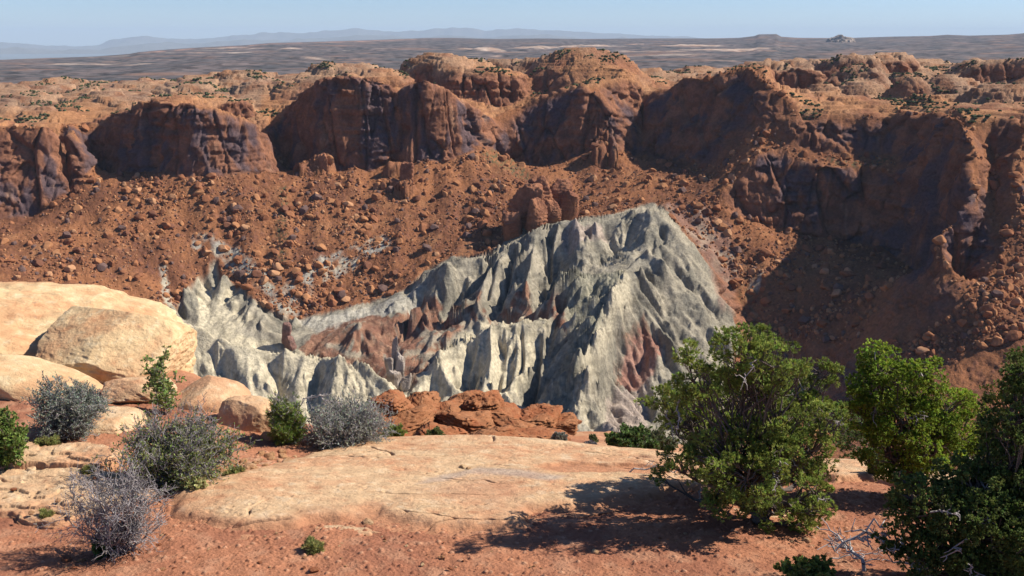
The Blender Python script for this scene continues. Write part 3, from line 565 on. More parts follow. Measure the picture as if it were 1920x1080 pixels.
def foreground():
    az = np.unique(np.concatenate([az_axis(-420, 2340, 1.9/Q, .03)]))
    a_s = az_axis(-420, 2340, 1.9/Q, .03)
    d1 = np.arctan(1/np.array([1.0])); dips = np.linspace(math.radians(31.5), math.radians(20.5), int(640*Q))
    # rows by the angle below the horizon of a level floor 5 m down, then further rows beyond the brow
    rn = 5.1/np.tan(dips); rr = np.concatenate([np.linspace(.8, rn[0], 16)[:-1], rn, np.linspace(rn[-1], 30, int(330*Q))[1:], np.linspace(30, 46, 20)[1:]])
    A, R = np.meshgrid(a_s, rr); x = (R*np.sin(A)).ravel(); y = (R*np.cos(A)).ravel()
    g = FH(x, y); nx_ = fbm2(x, y, .9, 4, 430); ny_ = fbm2(x, y, .9, 4, 431)
    wx, wy = x+.22*nx_, y+.30*ny_
    far_b = sstep(15.5, 18, y)
    # soil -------------------------------------------------------
    c1, i1, _ = cells2(x, y, .085, 440); c2, i2, _ = cells2(x, y, .035, 441)
    h = g + .05*fbm2(x, y, 1.6, 4, 442) + .018*fbm2(x, y, .18, 3, 443)
    peb = (.022*np.clip(1-c1/.36, 0, 1)**.5*(i1 > .78) + .010*np.clip(1-c2/.42, 0, 1)**.5*(i2 > .6))
    h = h + peb*(1-far_b)
    # far bench: bedrock with ledges
    hb = .35*fbm2(x, y, 3, 5, 444, .55); fr = (g+hb)/.45+.5*fbm2(x, y, 5, 2, 445); fr = fr-np.floor(fr)
    h = mix(h, g+hb+.3*(sstep(.3, .7, fr)-fr), far_b)
    soil = mix(C3(.40,.175,.095), C3(.31,.13,.075), mm(sstep(-.3, .3, fbm2(x, y, 1.2, 4, 446)))); soil = mix(soil, C3(.46,.25,.15), mm(.5*sstep(.0, .4, fbm2(x, y, .35, 4, 447))))
    soil = mix(soil, C3(.50,.28,.17), mm((i1 > .93)*sstep(.36, .25, c1)*.6)); soil = mix(soil, C3(.24,.11,.07), mm((i2 > .93)*sstep(.4, .3, c2)*.7))
    bench = mix(C3(.50,.275,.155), C3(.42,.19,.10), mm(sstep(-.3, .3, fbm2(x, y, 2.2, 4, 448)))); bench = mix(bench, C3(.30,.14,.09), mm(.5*sstep(.8, .98, fr)))
    col = mix(soil, bench, mm(far_b))
    soil = mix(soil, C3(.20,.095,.065), mm(.55*sstep(.12, .4, fbm2(x, y, .6, 5, 461, .65)))); soil = mix(soil, C3(.15,.085,.065), mm((i1 > .8)*(i1 < .86)*sstep(.34, .26, c1)*.8))
    grf = fpoly(wx, wy, [(560,905),(430,900),(330,930),(250,905),(300,870),(420,860),(560,862)], .25)
    col = mix(col, C3(.55,.36,.22), mm(.5*grf*sstep(-.1, .2, fbm2(x, y, .15, 2, 449))))
    fc = grid_faces(len(rr), len(a_s)); slabs = []
    def slab(name, pts, T, label, steps=0, seed=0, soft=.10, hollow=None, crown=0.0):
        k = fpoly(wx, wy, pts, soft); k = k*(1-far_b)
        if hollow is not None: k = k*(1-hollow)
        e = fbm2(x, y, .5, 4, 450+seed)
        cr, ci, cr2 = cells2(wx*.8, wy*1.6, 1.3, 455+seed); crack = np.exp(-((cr2-cr)/.018)**2)*sstep(0.0, .25, fbm2(x, y, 1.5, 2, 456+seed))
        t = T*sstep(.25, .75, k)+ crown*sstep(0, 1, fpoly(wx, wy, pts, 1.2)) - .04
        if steps:
            q = t+.05*e+.10*fbm2(x, y*2, 1.4, 3, 451+seed); q = q/.05; t = t+.03*(sstep(.3, .7, q-np.floor(q))-.5)
        zz = g + t + .035*fbm2(x, y, 1.3, 4, 452+seed)+.020*fbm2(x, y*1.8, .25, 5, 453+seed, .65) - .05*crack*(k > .3)
        dim = cells2(x, y, .11, 457+seed); zz -= .022*np.clip(1-dim[0]/.4, 0, 1)*(dim[1] > .75)*sstep(-.1, .3, fbm2(x, y, .8, 2, 458))
        f = fc[(k[fc].max(1) > .1)]; used, inv = np.unique(f, return_inverse=True)
        xu, yu, zu = x[used], y[used], zz[used]
        cs = rock_pigment(xu, yu, zu*3, 1.0, seed)
        edge = sstep(1.0, .35, k[used]+.25*fbm2(xu, yu, .5, 3, 459)); cs = mix(cs, C3(.42,.19,.10), mm(edge*.85))
        cs = mix(cs, C3(.20,.11,.08), mm(.7*crack[used]))
        stn = fpoly(xu+.1*nx_[used], yu+.1*ny_[used], [(780,922),(830,905),(900,892),(980,898),(1060,908),(1040,918),(960,908),(880,904),(830,918)], .08); cs = mix(cs, C3(.34,.27,.23), mm(stn*.6))
        stn = fpoly(xu+.2*nx_[used], yu+.2*ny_[used], [(790,930),(900,905),(960,915),(1000,940),(940,975),(820,950)], .3); cs = mix(cs, C3(.46,.235,.135), mm(stn*.55))
        o = link(name, mesh_np(name, np.stack([xu, yu, zu], 1), inv.reshape(f.shape), M_SLAB, True, {'pigment': cs}))
        tag(o, label, 'rock slab'); np.maximum(top, np.where(k > .5, zz, -1e9), out=top)
    top = np.full(len(x), -1e9)
    pan = fpoly(wx, wy, [(1000,888),(1060,880),(1180,884),(1300,890),(1290,905),(1180,902),(1080,900),(1020,896)], .10)
    slab('rock_slab', [(325,935),(400,905),(480,885),(560,862),(640,838),(740,820),(900,812),(1060,822),(1180,850),(1330,880),(1420,905),(1420,930),(1250,925),(1180,940),(1060,955),(1000,968),(975,985),(900,990),(820,1000),(760,985),(700,968),(640,975),(560,985),(470,988),(400,985),(340,965)], .07, 'huge smooth tan slickrock slab domed across the middle of the overlook', 0, 0, .38, pan*.55, .09)
    slab('rock_slab', [(590,992),(640,980),(700,985),(720,998),(680,1006),(610,1002)], .035, 'small flat patch of pinkish rock in the soil below the big slab', 0, 1, .15)
    slab('rock_slab', [(-900,1000),(-300,1000),(0,985),(120,985),(230,960),(300,940),(250,905),(150,880),(0,880),(-900,870)], .12, 'layered tan ledge sloping down behind the bare grey shrub', 1, 2, .22)
    slab('rock_slab', [(-900,900),(0,892),(100,893),(190,890),(240,870),(200,858),(60,852),(-900,850)], .19, 'thin bedded rock ledge between the grey log and the lower ledge', 1, 3, .10)
    slab('rock_slab', [(1480,880),(1560,862),(1640,866),(1760,890),(1900,905),(2300,915),(2300,945),(1900,935),(1780,935),(1640,905),(1560,905)], .14, 'pale rounded rock edge showing between the pinyon and the junipers', 0, 4, .3)
    slab('rock_slab', [(1380,955),(1480,948),(1540,955),(1500,968),(1400,968)], .04, 'low flat rock in the shade under the pinyon pine', 0, 5, .06)
    col = np.clip(col, .02, .8)
    tag(link('ground', mesh_np('ground_near', np.stack([x, y, h], 1), fc, M_SOIL, True, {'pigment': col})), kind='structure')
foreground()
def gz(x, y): return float(FH(np.array([x]), np.array([y]))[0])
# ------------------------------------------------------------------ rocks
_ico = {}
def ico(n):
    if n not in _ico:
        b = bmesh.new(); bmesh.ops.create_icosphere(b, subdivisions=n, radius=1.0)
        _ico[n] = (np.array([v.co[:] for v in b.verts]), np.array([[v.index for v in f.verts] for f in b.faces])); b.free()
    return _ico[n]
def rot(rx, ry, rz): return np.array(Matrix.Rotation(rz, 3, 'Z') @ Matrix.Rotation(ry, 3, 'Y') @ Matrix.Rotation(rx, 3, 'X'))
def rock_shape(n, half, p=3.0, rough=.10, seed=0, cuts=5, strata=.0, ang=0.0):
    d, f = ico(n); half = np.array(half)
    r = (np.abs(d)**p).sum(1)**(-1/p); v = d*r[:,None]
    rs = np.random.default_rng(seed)
    for _ in range(cuts):                                  # break planes
        nrm = rs.normal(size=3); nrm /= np.linalg.norm(nrm); o = rs.uniform(.62, .95)
        q = v@nrm; ex = np.clip(q-o, 0, None); v = v-nrm*(ex*.88)[:,None]
    k = 1.0
    nn = fbm3(v[:,0]+seed*3.1, v[:,1], v[:,2], .9, 5, 500+seed, .55); rd = fbm3(v[:,0], v[:,1]+seed, v[:,2], .25, 3, 520+seed, .6, True)
    v = v*(1+rough*nn+rough*.25*rd)[:,None]
    if strata:
        q = v[:,2]*6+1.2*fbm3(v[:,0], v[:,1], v[:,2], 1.2, 2, 530+seed); w = sstep(.2, .8, q-np.floor(q))-.5; v[:,:2] *= (1+strata*w)[:,None]
    return v*half, f
def boulder(name, px, py, Y, half, rotv, label, p=3.4, rough=.10, seed=1, n=6, cuts=5, strata=.0, cat='boulder', pig=None, group=None, mat_=None, tint=None, extra=None):
    c = P(px, py, Y); v, f = rock_shape(n, half, p, rough, seed, cuts, strata)
    v = v@rot(*rotv).T
    if extra is not None: v = extra(v)
    base = v[:,2].min(); w = v+c
    cs = rock_pigment(w[:,0], w[:,1], w[:,2], 1.0, seed % 7)
    if tint is not None: cs = cs*np.array(tint)
    o = link(name, mesh_np(name, v, f, mat_ or M_SLAB, True, {'pigment': np.clip(cs, .02, .8)}), loc=tuple(c)); tag(o, label, cat, group)
    return o

def multi_rock(name, items, label, cat, tint=(1,1,1), strata=.08, rough=.22, p=4.0, cuts=6, n=5, pal=None):
    """one mass of rock made of blocks that grew together"""
    c0 = P(*items[0][:3]); VV, FF, CC, off = [], [], [], 0
    for k, (px, py, Y, hf, rv) in enumerate(items):
        v, f = rock_shape(n, hf, p, rough, 700+int(px)+int(py), cuts, strata); v = v@rot(*rv).T + P(px, py, Y); u = 60 if hf[0] > 4 else 1
        cs = rock_pigment(v[:,0]/u, v[:,1]/u, v[:,2]/u, 1.0, k % 7)*np.array(tint) if pal is None else mix(np.array(pal[0]), np.array(pal[1]), sstep(-.25, .3, fbm3(v[:,0]/u, v[:,1]/u, v[:,2]/u*2, .3, 4, 711))[:,None])
        VV.append(v-c0); FF.append(f+off); CC.append(cs); off += len(v)
    o = link(name, mesh_np(name, np.concatenate(VV), np.concatenate(FF), M_SLAB if items[0][3][0] < 5 else M_BIG, True, {'pigment': np.clip(np.concatenate(CC), .02, .8)}), loc=tuple(c0)); tag(o, label, cat); return o
M_BIG = ground_mat('tower_rock', .30, .35, 1.6, .35, detail=8, spec=.05)
# big rocks at the left
boulder('boulder', 55, 672, 18.5, (3.0, 1.9, 1.25), (0, .07, .05), 'largest rounded tan rock mass at the left, left of the deep crack', seed=3, rough=.19, p=3.9, cuts=5, n=7, tint=(1.07,1.13,1.08))
boulder('boulder', 222, 642, 17.4, (1.16, 1.25, .64), (0, .14, -.1), 'big smooth tan boulder overhanging a dark gap, right of the deep crack', seed=11, rough=.12, p=3.9, cuts=3, n=7, tint=(1.07,1.13,1.08))
boulder('boulder', 60, 738, 15.4, (1.25, .8, .46), (0, .22, 0), 'low sloping tan rock under the deep crack behind the round grey shrub', seed=5, rough=.08, p=3.0, cuts=3, tint=(1.07,1.13,1.08))
boulder('boulder', 395, 762, 15.2, (.62, .7, .40), (0, .22, 0), 'low rounded tan boulder right of the leafy sapling', seed=6, rough=.08, p=2.8, cuts=3)
boulder('boulder', 462, 800, 14.2, (.42, .42, .42), (0, .1, .2), 'upright blocky tan boulder with a rusty underside beside the green shrub', seed=7, rough=.12, p=3.5, cuts=5)
boulder('boulder', 505, 832, 13.7, (.13, .15, .17), (0, .3, .5), 'small dark rusty block leaning on the blocky tan boulder', seed=8, rough=.15, p=3.5, cuts=6, n=5, tint=(.8,.6,.5))
boulder('boulder', 195, 806, 13.6, (.58, .45, .27), (0, .05, .1), 'flat tan rock with an orange undercut between the two left shrubs', seed=9, rough=.10, p=3.4, cuts=3)
boulder('boulder', 262, 738, 15.0, (.55, .4, .24), (0, .1, .3), 'low broken tan rock under the overhanging boulder', seed=21, rough=.16, p=3, cuts=5)
# red outcrop beyond the slab
OUT = [(735,765,25.5,(.62,.8,.42),31),(790,775,26,(.5,.7,.35),32),(705,795,24.5,(.42,.6,.38),33),(760,805,24.4,(.6,.6,.33),34),(830,780,26,(.6,.7,.30),35),(870,762,27,(.5,.6,.30),36),(905,765,26.6,(.42,.6,.42),37),(880,800,24.8,(.8,.8,.38),38),(820,822,23.5,(.55,.6,.32),39),(950,790,26,(.8,.7,.34),40),(1010,795,26,(.6,.7,.30),41),(965,815,24.6,(.7,.6,.32),42),(1040,800,26,(.5,.5,.2),43),(920,830,23.2,(.7,.5,.22),44),(1000,825,24,(.7,.5,.22),45),(730,830,23.2,(.4,.4,.25),46),(1062,790,26.5,(.35,.3,.12),47)]
POS = {31:'tall leftmost red knob of the outcrop beyond the slab',32:'red rock hump right of the leftmost knob of the outcrop',33:'dark red lower left corner block of the outcrop',34:'blocky red rock under the leftmost knob of the outcrop',35:'flat topped red rock in the saddle of the outcrop',36:'red rock hump crowning the middle of the outcrop',37:'pointed red rock with a shaded left face on the outcrop top',38:'wide red ledge below the pointed rock of the outcrop',39:'brown rounded rock at the foot of the outcrop near a green tuft',40:'long layered red rock right of the pointed rock of the outcrop',41:'cracked orange rock knobs near the right end of the outcrop',42:'bulging orange rock below the cracked knobs of the outcrop',43:'thin red shelf at the right end of the outcrop',44:'brown flat rock at the foot of the outcrop touching the slab brow',45:'pale orange rock at the right foot of the outcrop',46:'small red block at the left foot of the outcrop',47:'small overhanging red lip at the far right tip of the outcrop'}
for (px,py,Y,hf,sd) in OUT:
    boulder('boulder', px, py, Y, (hf[0]*1.15, hf[1]*1.2, hf[2]*1.05), (0, rng.uniform(-.15,.3), rng.uniform(-.3,.3)), POS[sd], seed=sd, rough=.38, p=4.5, cuts=8, strata=.16, n=6, tint=(.55,.36,.29))
RED = [(.32,.145,.08),(.21,.09,.055)]
multi_rock('rock_tower', [(985,392,1190,(19,15,31),(0,.05,.2)),(1015,370,1200,(15,13,28),(0,0,.5)),(962,425,1170,(12,12,22),(.1,-.1,.1)),(1008,410,1175,(13,11,24),(0,.1,.3))], 'largest square red rock tower rising from the talus behind the grey ridge', 'rock tower', pal=RED, rough=.34, p=6.5, cuts=11, strata=.14)
multi_rock('rock_tower', [(1048,372,1215,(13,11,22),(0,.1,.2)),(1068,385,1205,(10,9,20),(0,.1,-.3)),(1035,400,1190,(10,9,16),(0,0,.1))], 'lower red rock tower right beside the square one', 'rock tower', pal=RED, rough=.34, p=6.5, cuts=11, strata=.14)
multi_rock('rock_tower', [(603,318,1325,(9,7,20),(0,.1,0)),(585,330,1320,(14,8,12),(0,-.3,.2))], 'narrow crooked red rock fin at the foot of the big shaded cliff', 'rock tower', pal=RED, rough=.34, p=6, cuts=10, strata=.14)
multi_rock('rock_tower', [(762,335,1290,(8,7,20),(0,.1,0)),(745,350,1285,(9,7,11),(0,-.2,.2))], 'small red rock pillar on the talus under the middle of the cliffs', 'rock tower', pal=RED, rough=.34, p=6, cuts=10, strata=.14)
multi_rock('rock_spire', [(741,668,900,(3.2,3,17),(0,.08,.3)),(750,690,895,(4.5,4,14),(0,.15,.3)),(732,690,892,(4.5,4,10),(0,-.2,.1)),(758,725,885,(5,4,14),(0,.2,.3)),(738,720,885,(7,5,12),(0,0,.3))], 'jagged grey brown rock spire between the two pale fluted ridges', 'rock spire', pal=[(.36,.30,.25),(.22,.17,.13)], rough=.4, strata=.1)
multi_rock('rock_spire', [(537,625,985,(5,4,11),(0,.05,.2)),(545,645,980,(6,5,8),(0,.2,.1))], 'small dark maroon rock spire among the pale cones at the left', 'rock spire', pal=[(.30,.16,.12),(.20,.12,.10)], rough=.3)
# ------------------------------------------------------------------ plants
def frames(d):
    d = d/np.maximum(np.linalg.norm(d, axis=1), 1e-9)[:,None]; up = np.where(np.abs(d[:,2:3]) > .9, [[1,0,0]], [[0,0,1]])
    a = np.cross(d, up); a /= np.maximum(np.linalg.norm(a, axis=1), 1e-9)[:,None]; return d, a, np.cross(d, a)
def tubes(S, k=3):
    """S: (n,8) x0 y0 z0 x1 y1 z1 r0 r1"""
    S = np.asarray(S, float); n = len(S); d, a, b = frames(S[:,3:6]-S[:,:3]); V = []
    for e, (p, r) in enumerate(((S[:,:3], S[:,6]), (S[:,3:6], S[:,7]))):
        for j in range(k):
            t = 2*math.pi*j/k; V.append(p+(a*math.cos(t)+b*math.sin(t))*r[:,None])
    V = np.stack(V, 1).reshape(-1, 3); i = np.arange(n)[:,None]*2*k
    Fq = np.concatenate([np.concatenate([i+j, i+(j+1) % k, i+k+(j+1) % k, i+k+j], 1) for j in range(k)])
    return V, Fq
def plant_mat(name, rough=.75, trans=.35):
    m, nt, b = mat(name); at = N(nt, 'ShaderNodeAttribute', attribute_name='pigment'); L = nt.links.new
    L(at.outputs['Color'], b.inputs['Base Color']); b.inputs['Roughness'].default_value = rough; b.inputs['Specular IOR Level'].default_value = .25
    if trans:
        tr = N(nt, 'ShaderNodeBsdfTranslucent'); L(at.outputs['Color'], tr.inputs['Color']); mx = N(nt, 'ShaderNodeMixShader'); mx.inputs[0].default_value = trans
        L(b.outputs[0], mx.inputs[1]); L(tr.outputs[0], mx.inputs[2]); out = [n for n in nt.nodes if n.type == 'OUTPUT_MATERIAL'][0]; L(mx.outputs[0], out.inputs['Surface'])
    return m
M_LEAF = plant_mat('needles'); M_BARK = plant_mat('bark', .9, 0); 
def leaves(Pp, D, n, L, W, spread, rs, curl=.0):
    """n blades at each point, fanned round D"""
    m = len(Pp); Pq = np.repeat(Pp, n, 0); Dq = np.repeat(D, n, 0)+rs.normal(size=(m*n,3))*spread
    d, a, b = frames(Dq); ln = L*rs.uniform(.6, 1.15, (m*n,1)); th = rs.uniform(0, 6.28, (m*n,1)); s = a*np.cos(th)+b*np.sin(th); w = W*rs.uniform(.7,1.3,(m*n,1))
    v0 = Pq-s*w*.35; v1 = Pq+s*w*.35; v2 = Pq+d*ln*.6+s*w; v3 = Pq+d*ln; v4 = Pq+d*ln*.6-s*w
    V = np.stack([v0, v1, v2, v3, v4], 1).reshape(-1, 3); i = np.arange(m*n)[:,None]*5
    return V, np.concatenate([i, i+1, i+2, i+4], 1), np.concatenate([i+4, i+2, i+3], 1), np.repeat(np.arange(m), n)
def wander(p, q, n, jit, rs, sag=0):
    t = np.linspace(0, 1, n+1)[:,None]; L = np.linalg.norm(q-p); pts = p+(q-p)*t; pts[1:-1] += rs.normal(size=(n-1,3))*jit*L; pts[:,2] += sag*L*(t[:,0]*(1-t[:,0]))*4
    return pts
def segs_of(pts, r0, r1):
    n = len(pts)-1; r = np.linspace(r0, r1, n+1)
    return np.concatenate([pts[:-1], pts[1:], r[:-1,None], r[1:,None]], 1)
def shrub(name, px, py, w_px, h_px, label, cat='shrub', twig=(.25,.21,.20), leaf=None, dens=1.0, leafn=2, leaf_len=.03, leaf_w=.006, seed=0, stems=26, group=None, open_=.5, lift=0, Y=None, leaf_top=1.0, fade=0):
    rs = np.random.default_rng(1000+seed)
    if Y is None: x, y = fhit(px, py)[0]
    else: c = P(px, py, Y); x, y = c[0], c[1]
    z = gz(x, y); dep = y*cp - z*sp; s = dep/F; Rw = w_px*s*.5; Hh = h_px*s*.93
    S = []; tips = []; 
    for i in range(stems):
        th = rs.uniform(0, 6.28); u = rs.uniform(.12, 1)**.6
        q = np.array([math.cos(th)*Rw*u, math.sin(th)*Rw*u*.9, Hh*(math.sqrt(max(0, 1-(u*.93)**2))*rs.uniform(.8, 1.05)+.06)]); p = np.array([rs.normal()*Rw*.10, rs.normal()*Rw*.10, -.03])
        pts = wander(p, q, 7, .05, rs, -.03); r0 = Rw*.022*rs.uniform(.6, 1.2); S.append(segs_of(pts, r0, r0*.3))
        for a in range(2, 8):
            for _ in range(int(2*dens+rs.random())):
                b0 = pts[a-1]+(pts[a]-pts[a-1])*rs.random(); dr = pts[a]-pts[a-1]; dr = dr/np.linalg.norm(dr)+rs.normal(size=3)*.65+np.array([0,0,.18]); dr /= np.linalg.norm(dr); l2 = Rw*rs.uniform(.25, .5)
                p2 = wander(b0, b0+dr*l2, 4, .07, rs, .02); p2[:,2] = np.maximum(p2[:,2], .01); S.append(segs_of(p2, r0*.4, r0*.16))
                for c in range(1, 5):
                    for _ in range(2):
                        d3 = dr+rs.normal(size=3)*.8+np.array([0,0,.2]); d3 /= np.linalg.norm(d3); l3 = Rw*rs.uniform(.07, .2)
                        p3 = wander(p2[c], p2[c]+d3*l3, 2, .1, rs); S.append(segs_of(p3, r0*.2, r0*.10)); tips.append((p3[-1], d3)); tips.append((p3[1], d3))
    S = np.concatenate(S); S[:,6:8] = np.maximum(S[:,6:8], s*.42)
    V, Fq = tubes(S, 3); tw = np.array(twig); shade = np.repeat(rs.uniform(.65, 1.35, len(S)), 6)[:,None]
    root = bpy.data.objects.new(name, None); COL.objects.link(root); root.location = (x, y, z+lift); tag(root, label, cat, group)
    link('branches', mesh_np('branches', V, Fq, M_BARK, True, {'pigment': tw*shade}), root)
    if leaf is not None:
        Pp = np.array([t[0] for t in tips]); D = np.array([t[1] for t in tips]); keep = (rs.random(len(Pp)) < leaf_top) 
        if fade: keep &= (Pp[:,2] < Hh*fade*(1+.3*rs.normal(size=len(Pp))))
        Pp, D = Pp[keep], D[keep]
        Vl, f4, f3, idx = leaves(Pp, D+[0,0,.4], leafn, leaf_len, leaf_w, .6, rs)
        lf = np.array(leaf); cc = lf*rs.uniform(.6, 1.5, (len(Pp),1))*(1+rs.normal(size=(len(Pp),3))*.10); cv = np.repeat(np.clip(cc, .01, .9)[idx], 5, 0)
        link('foliage', mesh_np('foliage', Vl, [f4, f3], M_LEAF, False, {'pigment': cv}), root)
    return root
GREYT = (.30,.265,.255); GREYG = (.27,.26,.21); GRN = (.13,.17,.05)
shrub('desert_shrub', 226, 1036, 205, 170, 'bare purplish grey twiggy shrub alone on red soil at the lower left', seed=1, twig=GREYT, stems=32, dens=1.1, leaf=(.20,.19,.17), leafn=1, leaf_top=.25, leaf_len=.02)
shrub('desert_shrub', 130, 818, 124, 106, 'dense round silvery shrub in front of the big left boulder', seed=2, twig=(.25,.24,.23), stems=44, dens=1.5, leaf=(.27,.29,.22), leafn=2, leaf_len=.03, leaf_w=.007)
shrub('desert_shrub', 338, 902, 200, 122, 'wide green and grey shrub with bare twigs on its top, between boulders and slab', seed=3, twig=(.26,.23,.22), stems=44, dens=1.4, leaf=(.22,.25,.08), leafn=2, leaf_len=.035, leaf_w=.009, fade=.85)
shrub('desert_shrub', 645, 862, 170, 62, 'low wide grey brush shrub lined up behind the left brow of the slab', seed=4, twig=(.27,.25,.25), stems=44, dens=1.4, leaf=(.32,.32,.25), leafn=2, leaf_len=.035, leaf_w=.007, Y=14.0)
shrub('desert_shrub', 540, 850, 68, 100, 'upright green broom shrub at the right of the blocky boulder with dead twigs above', seed=5, twig=(.30,.27,.25), stems=30, dens=1.2, leaf=(.20,.26,.06), leafn=5, leaf_len=.06, leaf_w=.004, Y=13.6, fade=.72)
shrub('sapling', 310, 775, 78, 125, 'leafy green sapling standing against the big overhanging boulder', cat='sapling', seed=6, twig=(.26,.22,.2), stems=11, dens=.7, leaf=(.22,.28,.08), leafn=2, leaf_len=.045, leaf_w=.014, Y=14.3)
shrub('desert_shrub', 8, 895, 80, 130, 'bright green scaly juniper bush cut by the left picture edge', seed=7, twig=(.20,.15,.11), stems=24, dens=1.1, leaf=(.19,.26,.06), leafn=4, leaf_len=.04, leaf_w=.01, Y=11.6)
shrub('wildflower_plant', 362, 928, 46, 36, 'small yellow green flowering plant at the foot of the green shrub', cat='plant', seed=8, twig=(.3,.28,.15), stems=16, dens=.9, leaf=(.48,.46,.20), leafn=3, leaf_len=.03, leaf_w=.010)
shrub('desert_shrub', 735, 826, 42, 30, 'tiny bright green tuft shrub at the right end of the low grey brush', seed=9, twig=(.22,.2,.13), stems=14, dens=.8, leaf=(.20,.26,.06), leafn=4, leaf_len=.05, leaf_w=.006, Y=14.6)
shrub('desert_shrub', 198, 1040, 50, 30, 'small dark green sprig under the bare purplish shrub', seed=10, stems=10, dens=.8, leaf=(.10,.15,.04), leafn=4, leaf_len=.035, leaf_w=.010)
shrub('desert_shrub', 1150, 846, 34, 32, 'round bright green bush on the lower terrace beyond the slab', seed=11, stems=14, dens=.9, leaf=(.17,.23,.05), leafn=5, leaf_len=.08, leaf_w=.02, Y=22)
shrub('desert_shrub', 1192, 862, 95, 50, 'wide dark green bush on the lower terrace left of the pinyon', seed=12, stems=24, dens=1, leaf=(.10,.15,.045), leafn=5, leaf_len=.08, leaf_w=.018, Y=20.8)
shrub('desert_shrub', 1108, 850, 24, 22, 'small round grey bush on the lower terrace', seed=13, stems=14, dens=.8, leaf=(.24,.22,.22), leafn=3, leaf_len=.06, leaf_w=.01, Y=21.4)
shrub('desert_shrub', 1050, 828, 26, 18, 'small pale grey bush right of the red outcrop, above a green one', seed=14, stems=12, dens=.8, leaf=(.26,.26,.22), leafn=3, leaf_len=.06, leaf_w=.012, Y=23.5)
shrub('desert_shrub', 1052, 846, 30, 16, 'small green bush just behind the slab brow right of the outcrop', seed=15, stems=12, dens=.8, leaf=(.15,.19,.06), leafn=4, leaf_len=.06, leaf_w=.014, Y=21)
shrub('desert_shrub', 1115, 828, 18, 14, 'tiny dark bush near the far edge of the lower terrace', seed=16, stems=10, dens=.8, leaf=(.13,.15,.07), leafn=4, leaf_len=.05, leaf_w=.012, Y=24)
shrub('desert_shrub', 1228, 838, 60, 34, 'grey green bush touching the left side of the pinyon on the terrace edge', seed=17, stems=16, dens=.9, leaf=(.14,.16,.08), leafn=4, leaf_len=.07, leaf_w=.014, Y=23)
shrub('desert_shrub', 816, 830, 28, 30, 'small green bush at the foot of the red outcrop', seed=18, stems=12, dens=.8, leaf=(.13,.17,.06), leafn=4, leaf_len=.07, leaf_w=.014, Y=22.2)
for k, (px, py, w, h, lb) in enumerate([(582,1034,36,14,'sparse green sprig on bare soil near the bottom middle'),(88,976,22,16,'yellow green grass tuft on the soil left of the bare shrub'),(92,846,44,24,'yellow green grass tuft below the round silvery shrub'),(442,898,34,16,'grey green grass tuft on rubble by the slab'),(1250,735,1,1,''),(365,860,1,1,''),(168,898,26,18,'dry grass tuft on the thin bedded ledge')]):
    if w > 1: shrub('grass_tuft', px, py, w, h, lb, cat='grass tuft', seed=30+k, twig=(.30,.27,.12), stems=12, dens=.6, leaf=(.27,.27,.09), leafn=4, leaf_len=.05, leaf_w=.004)
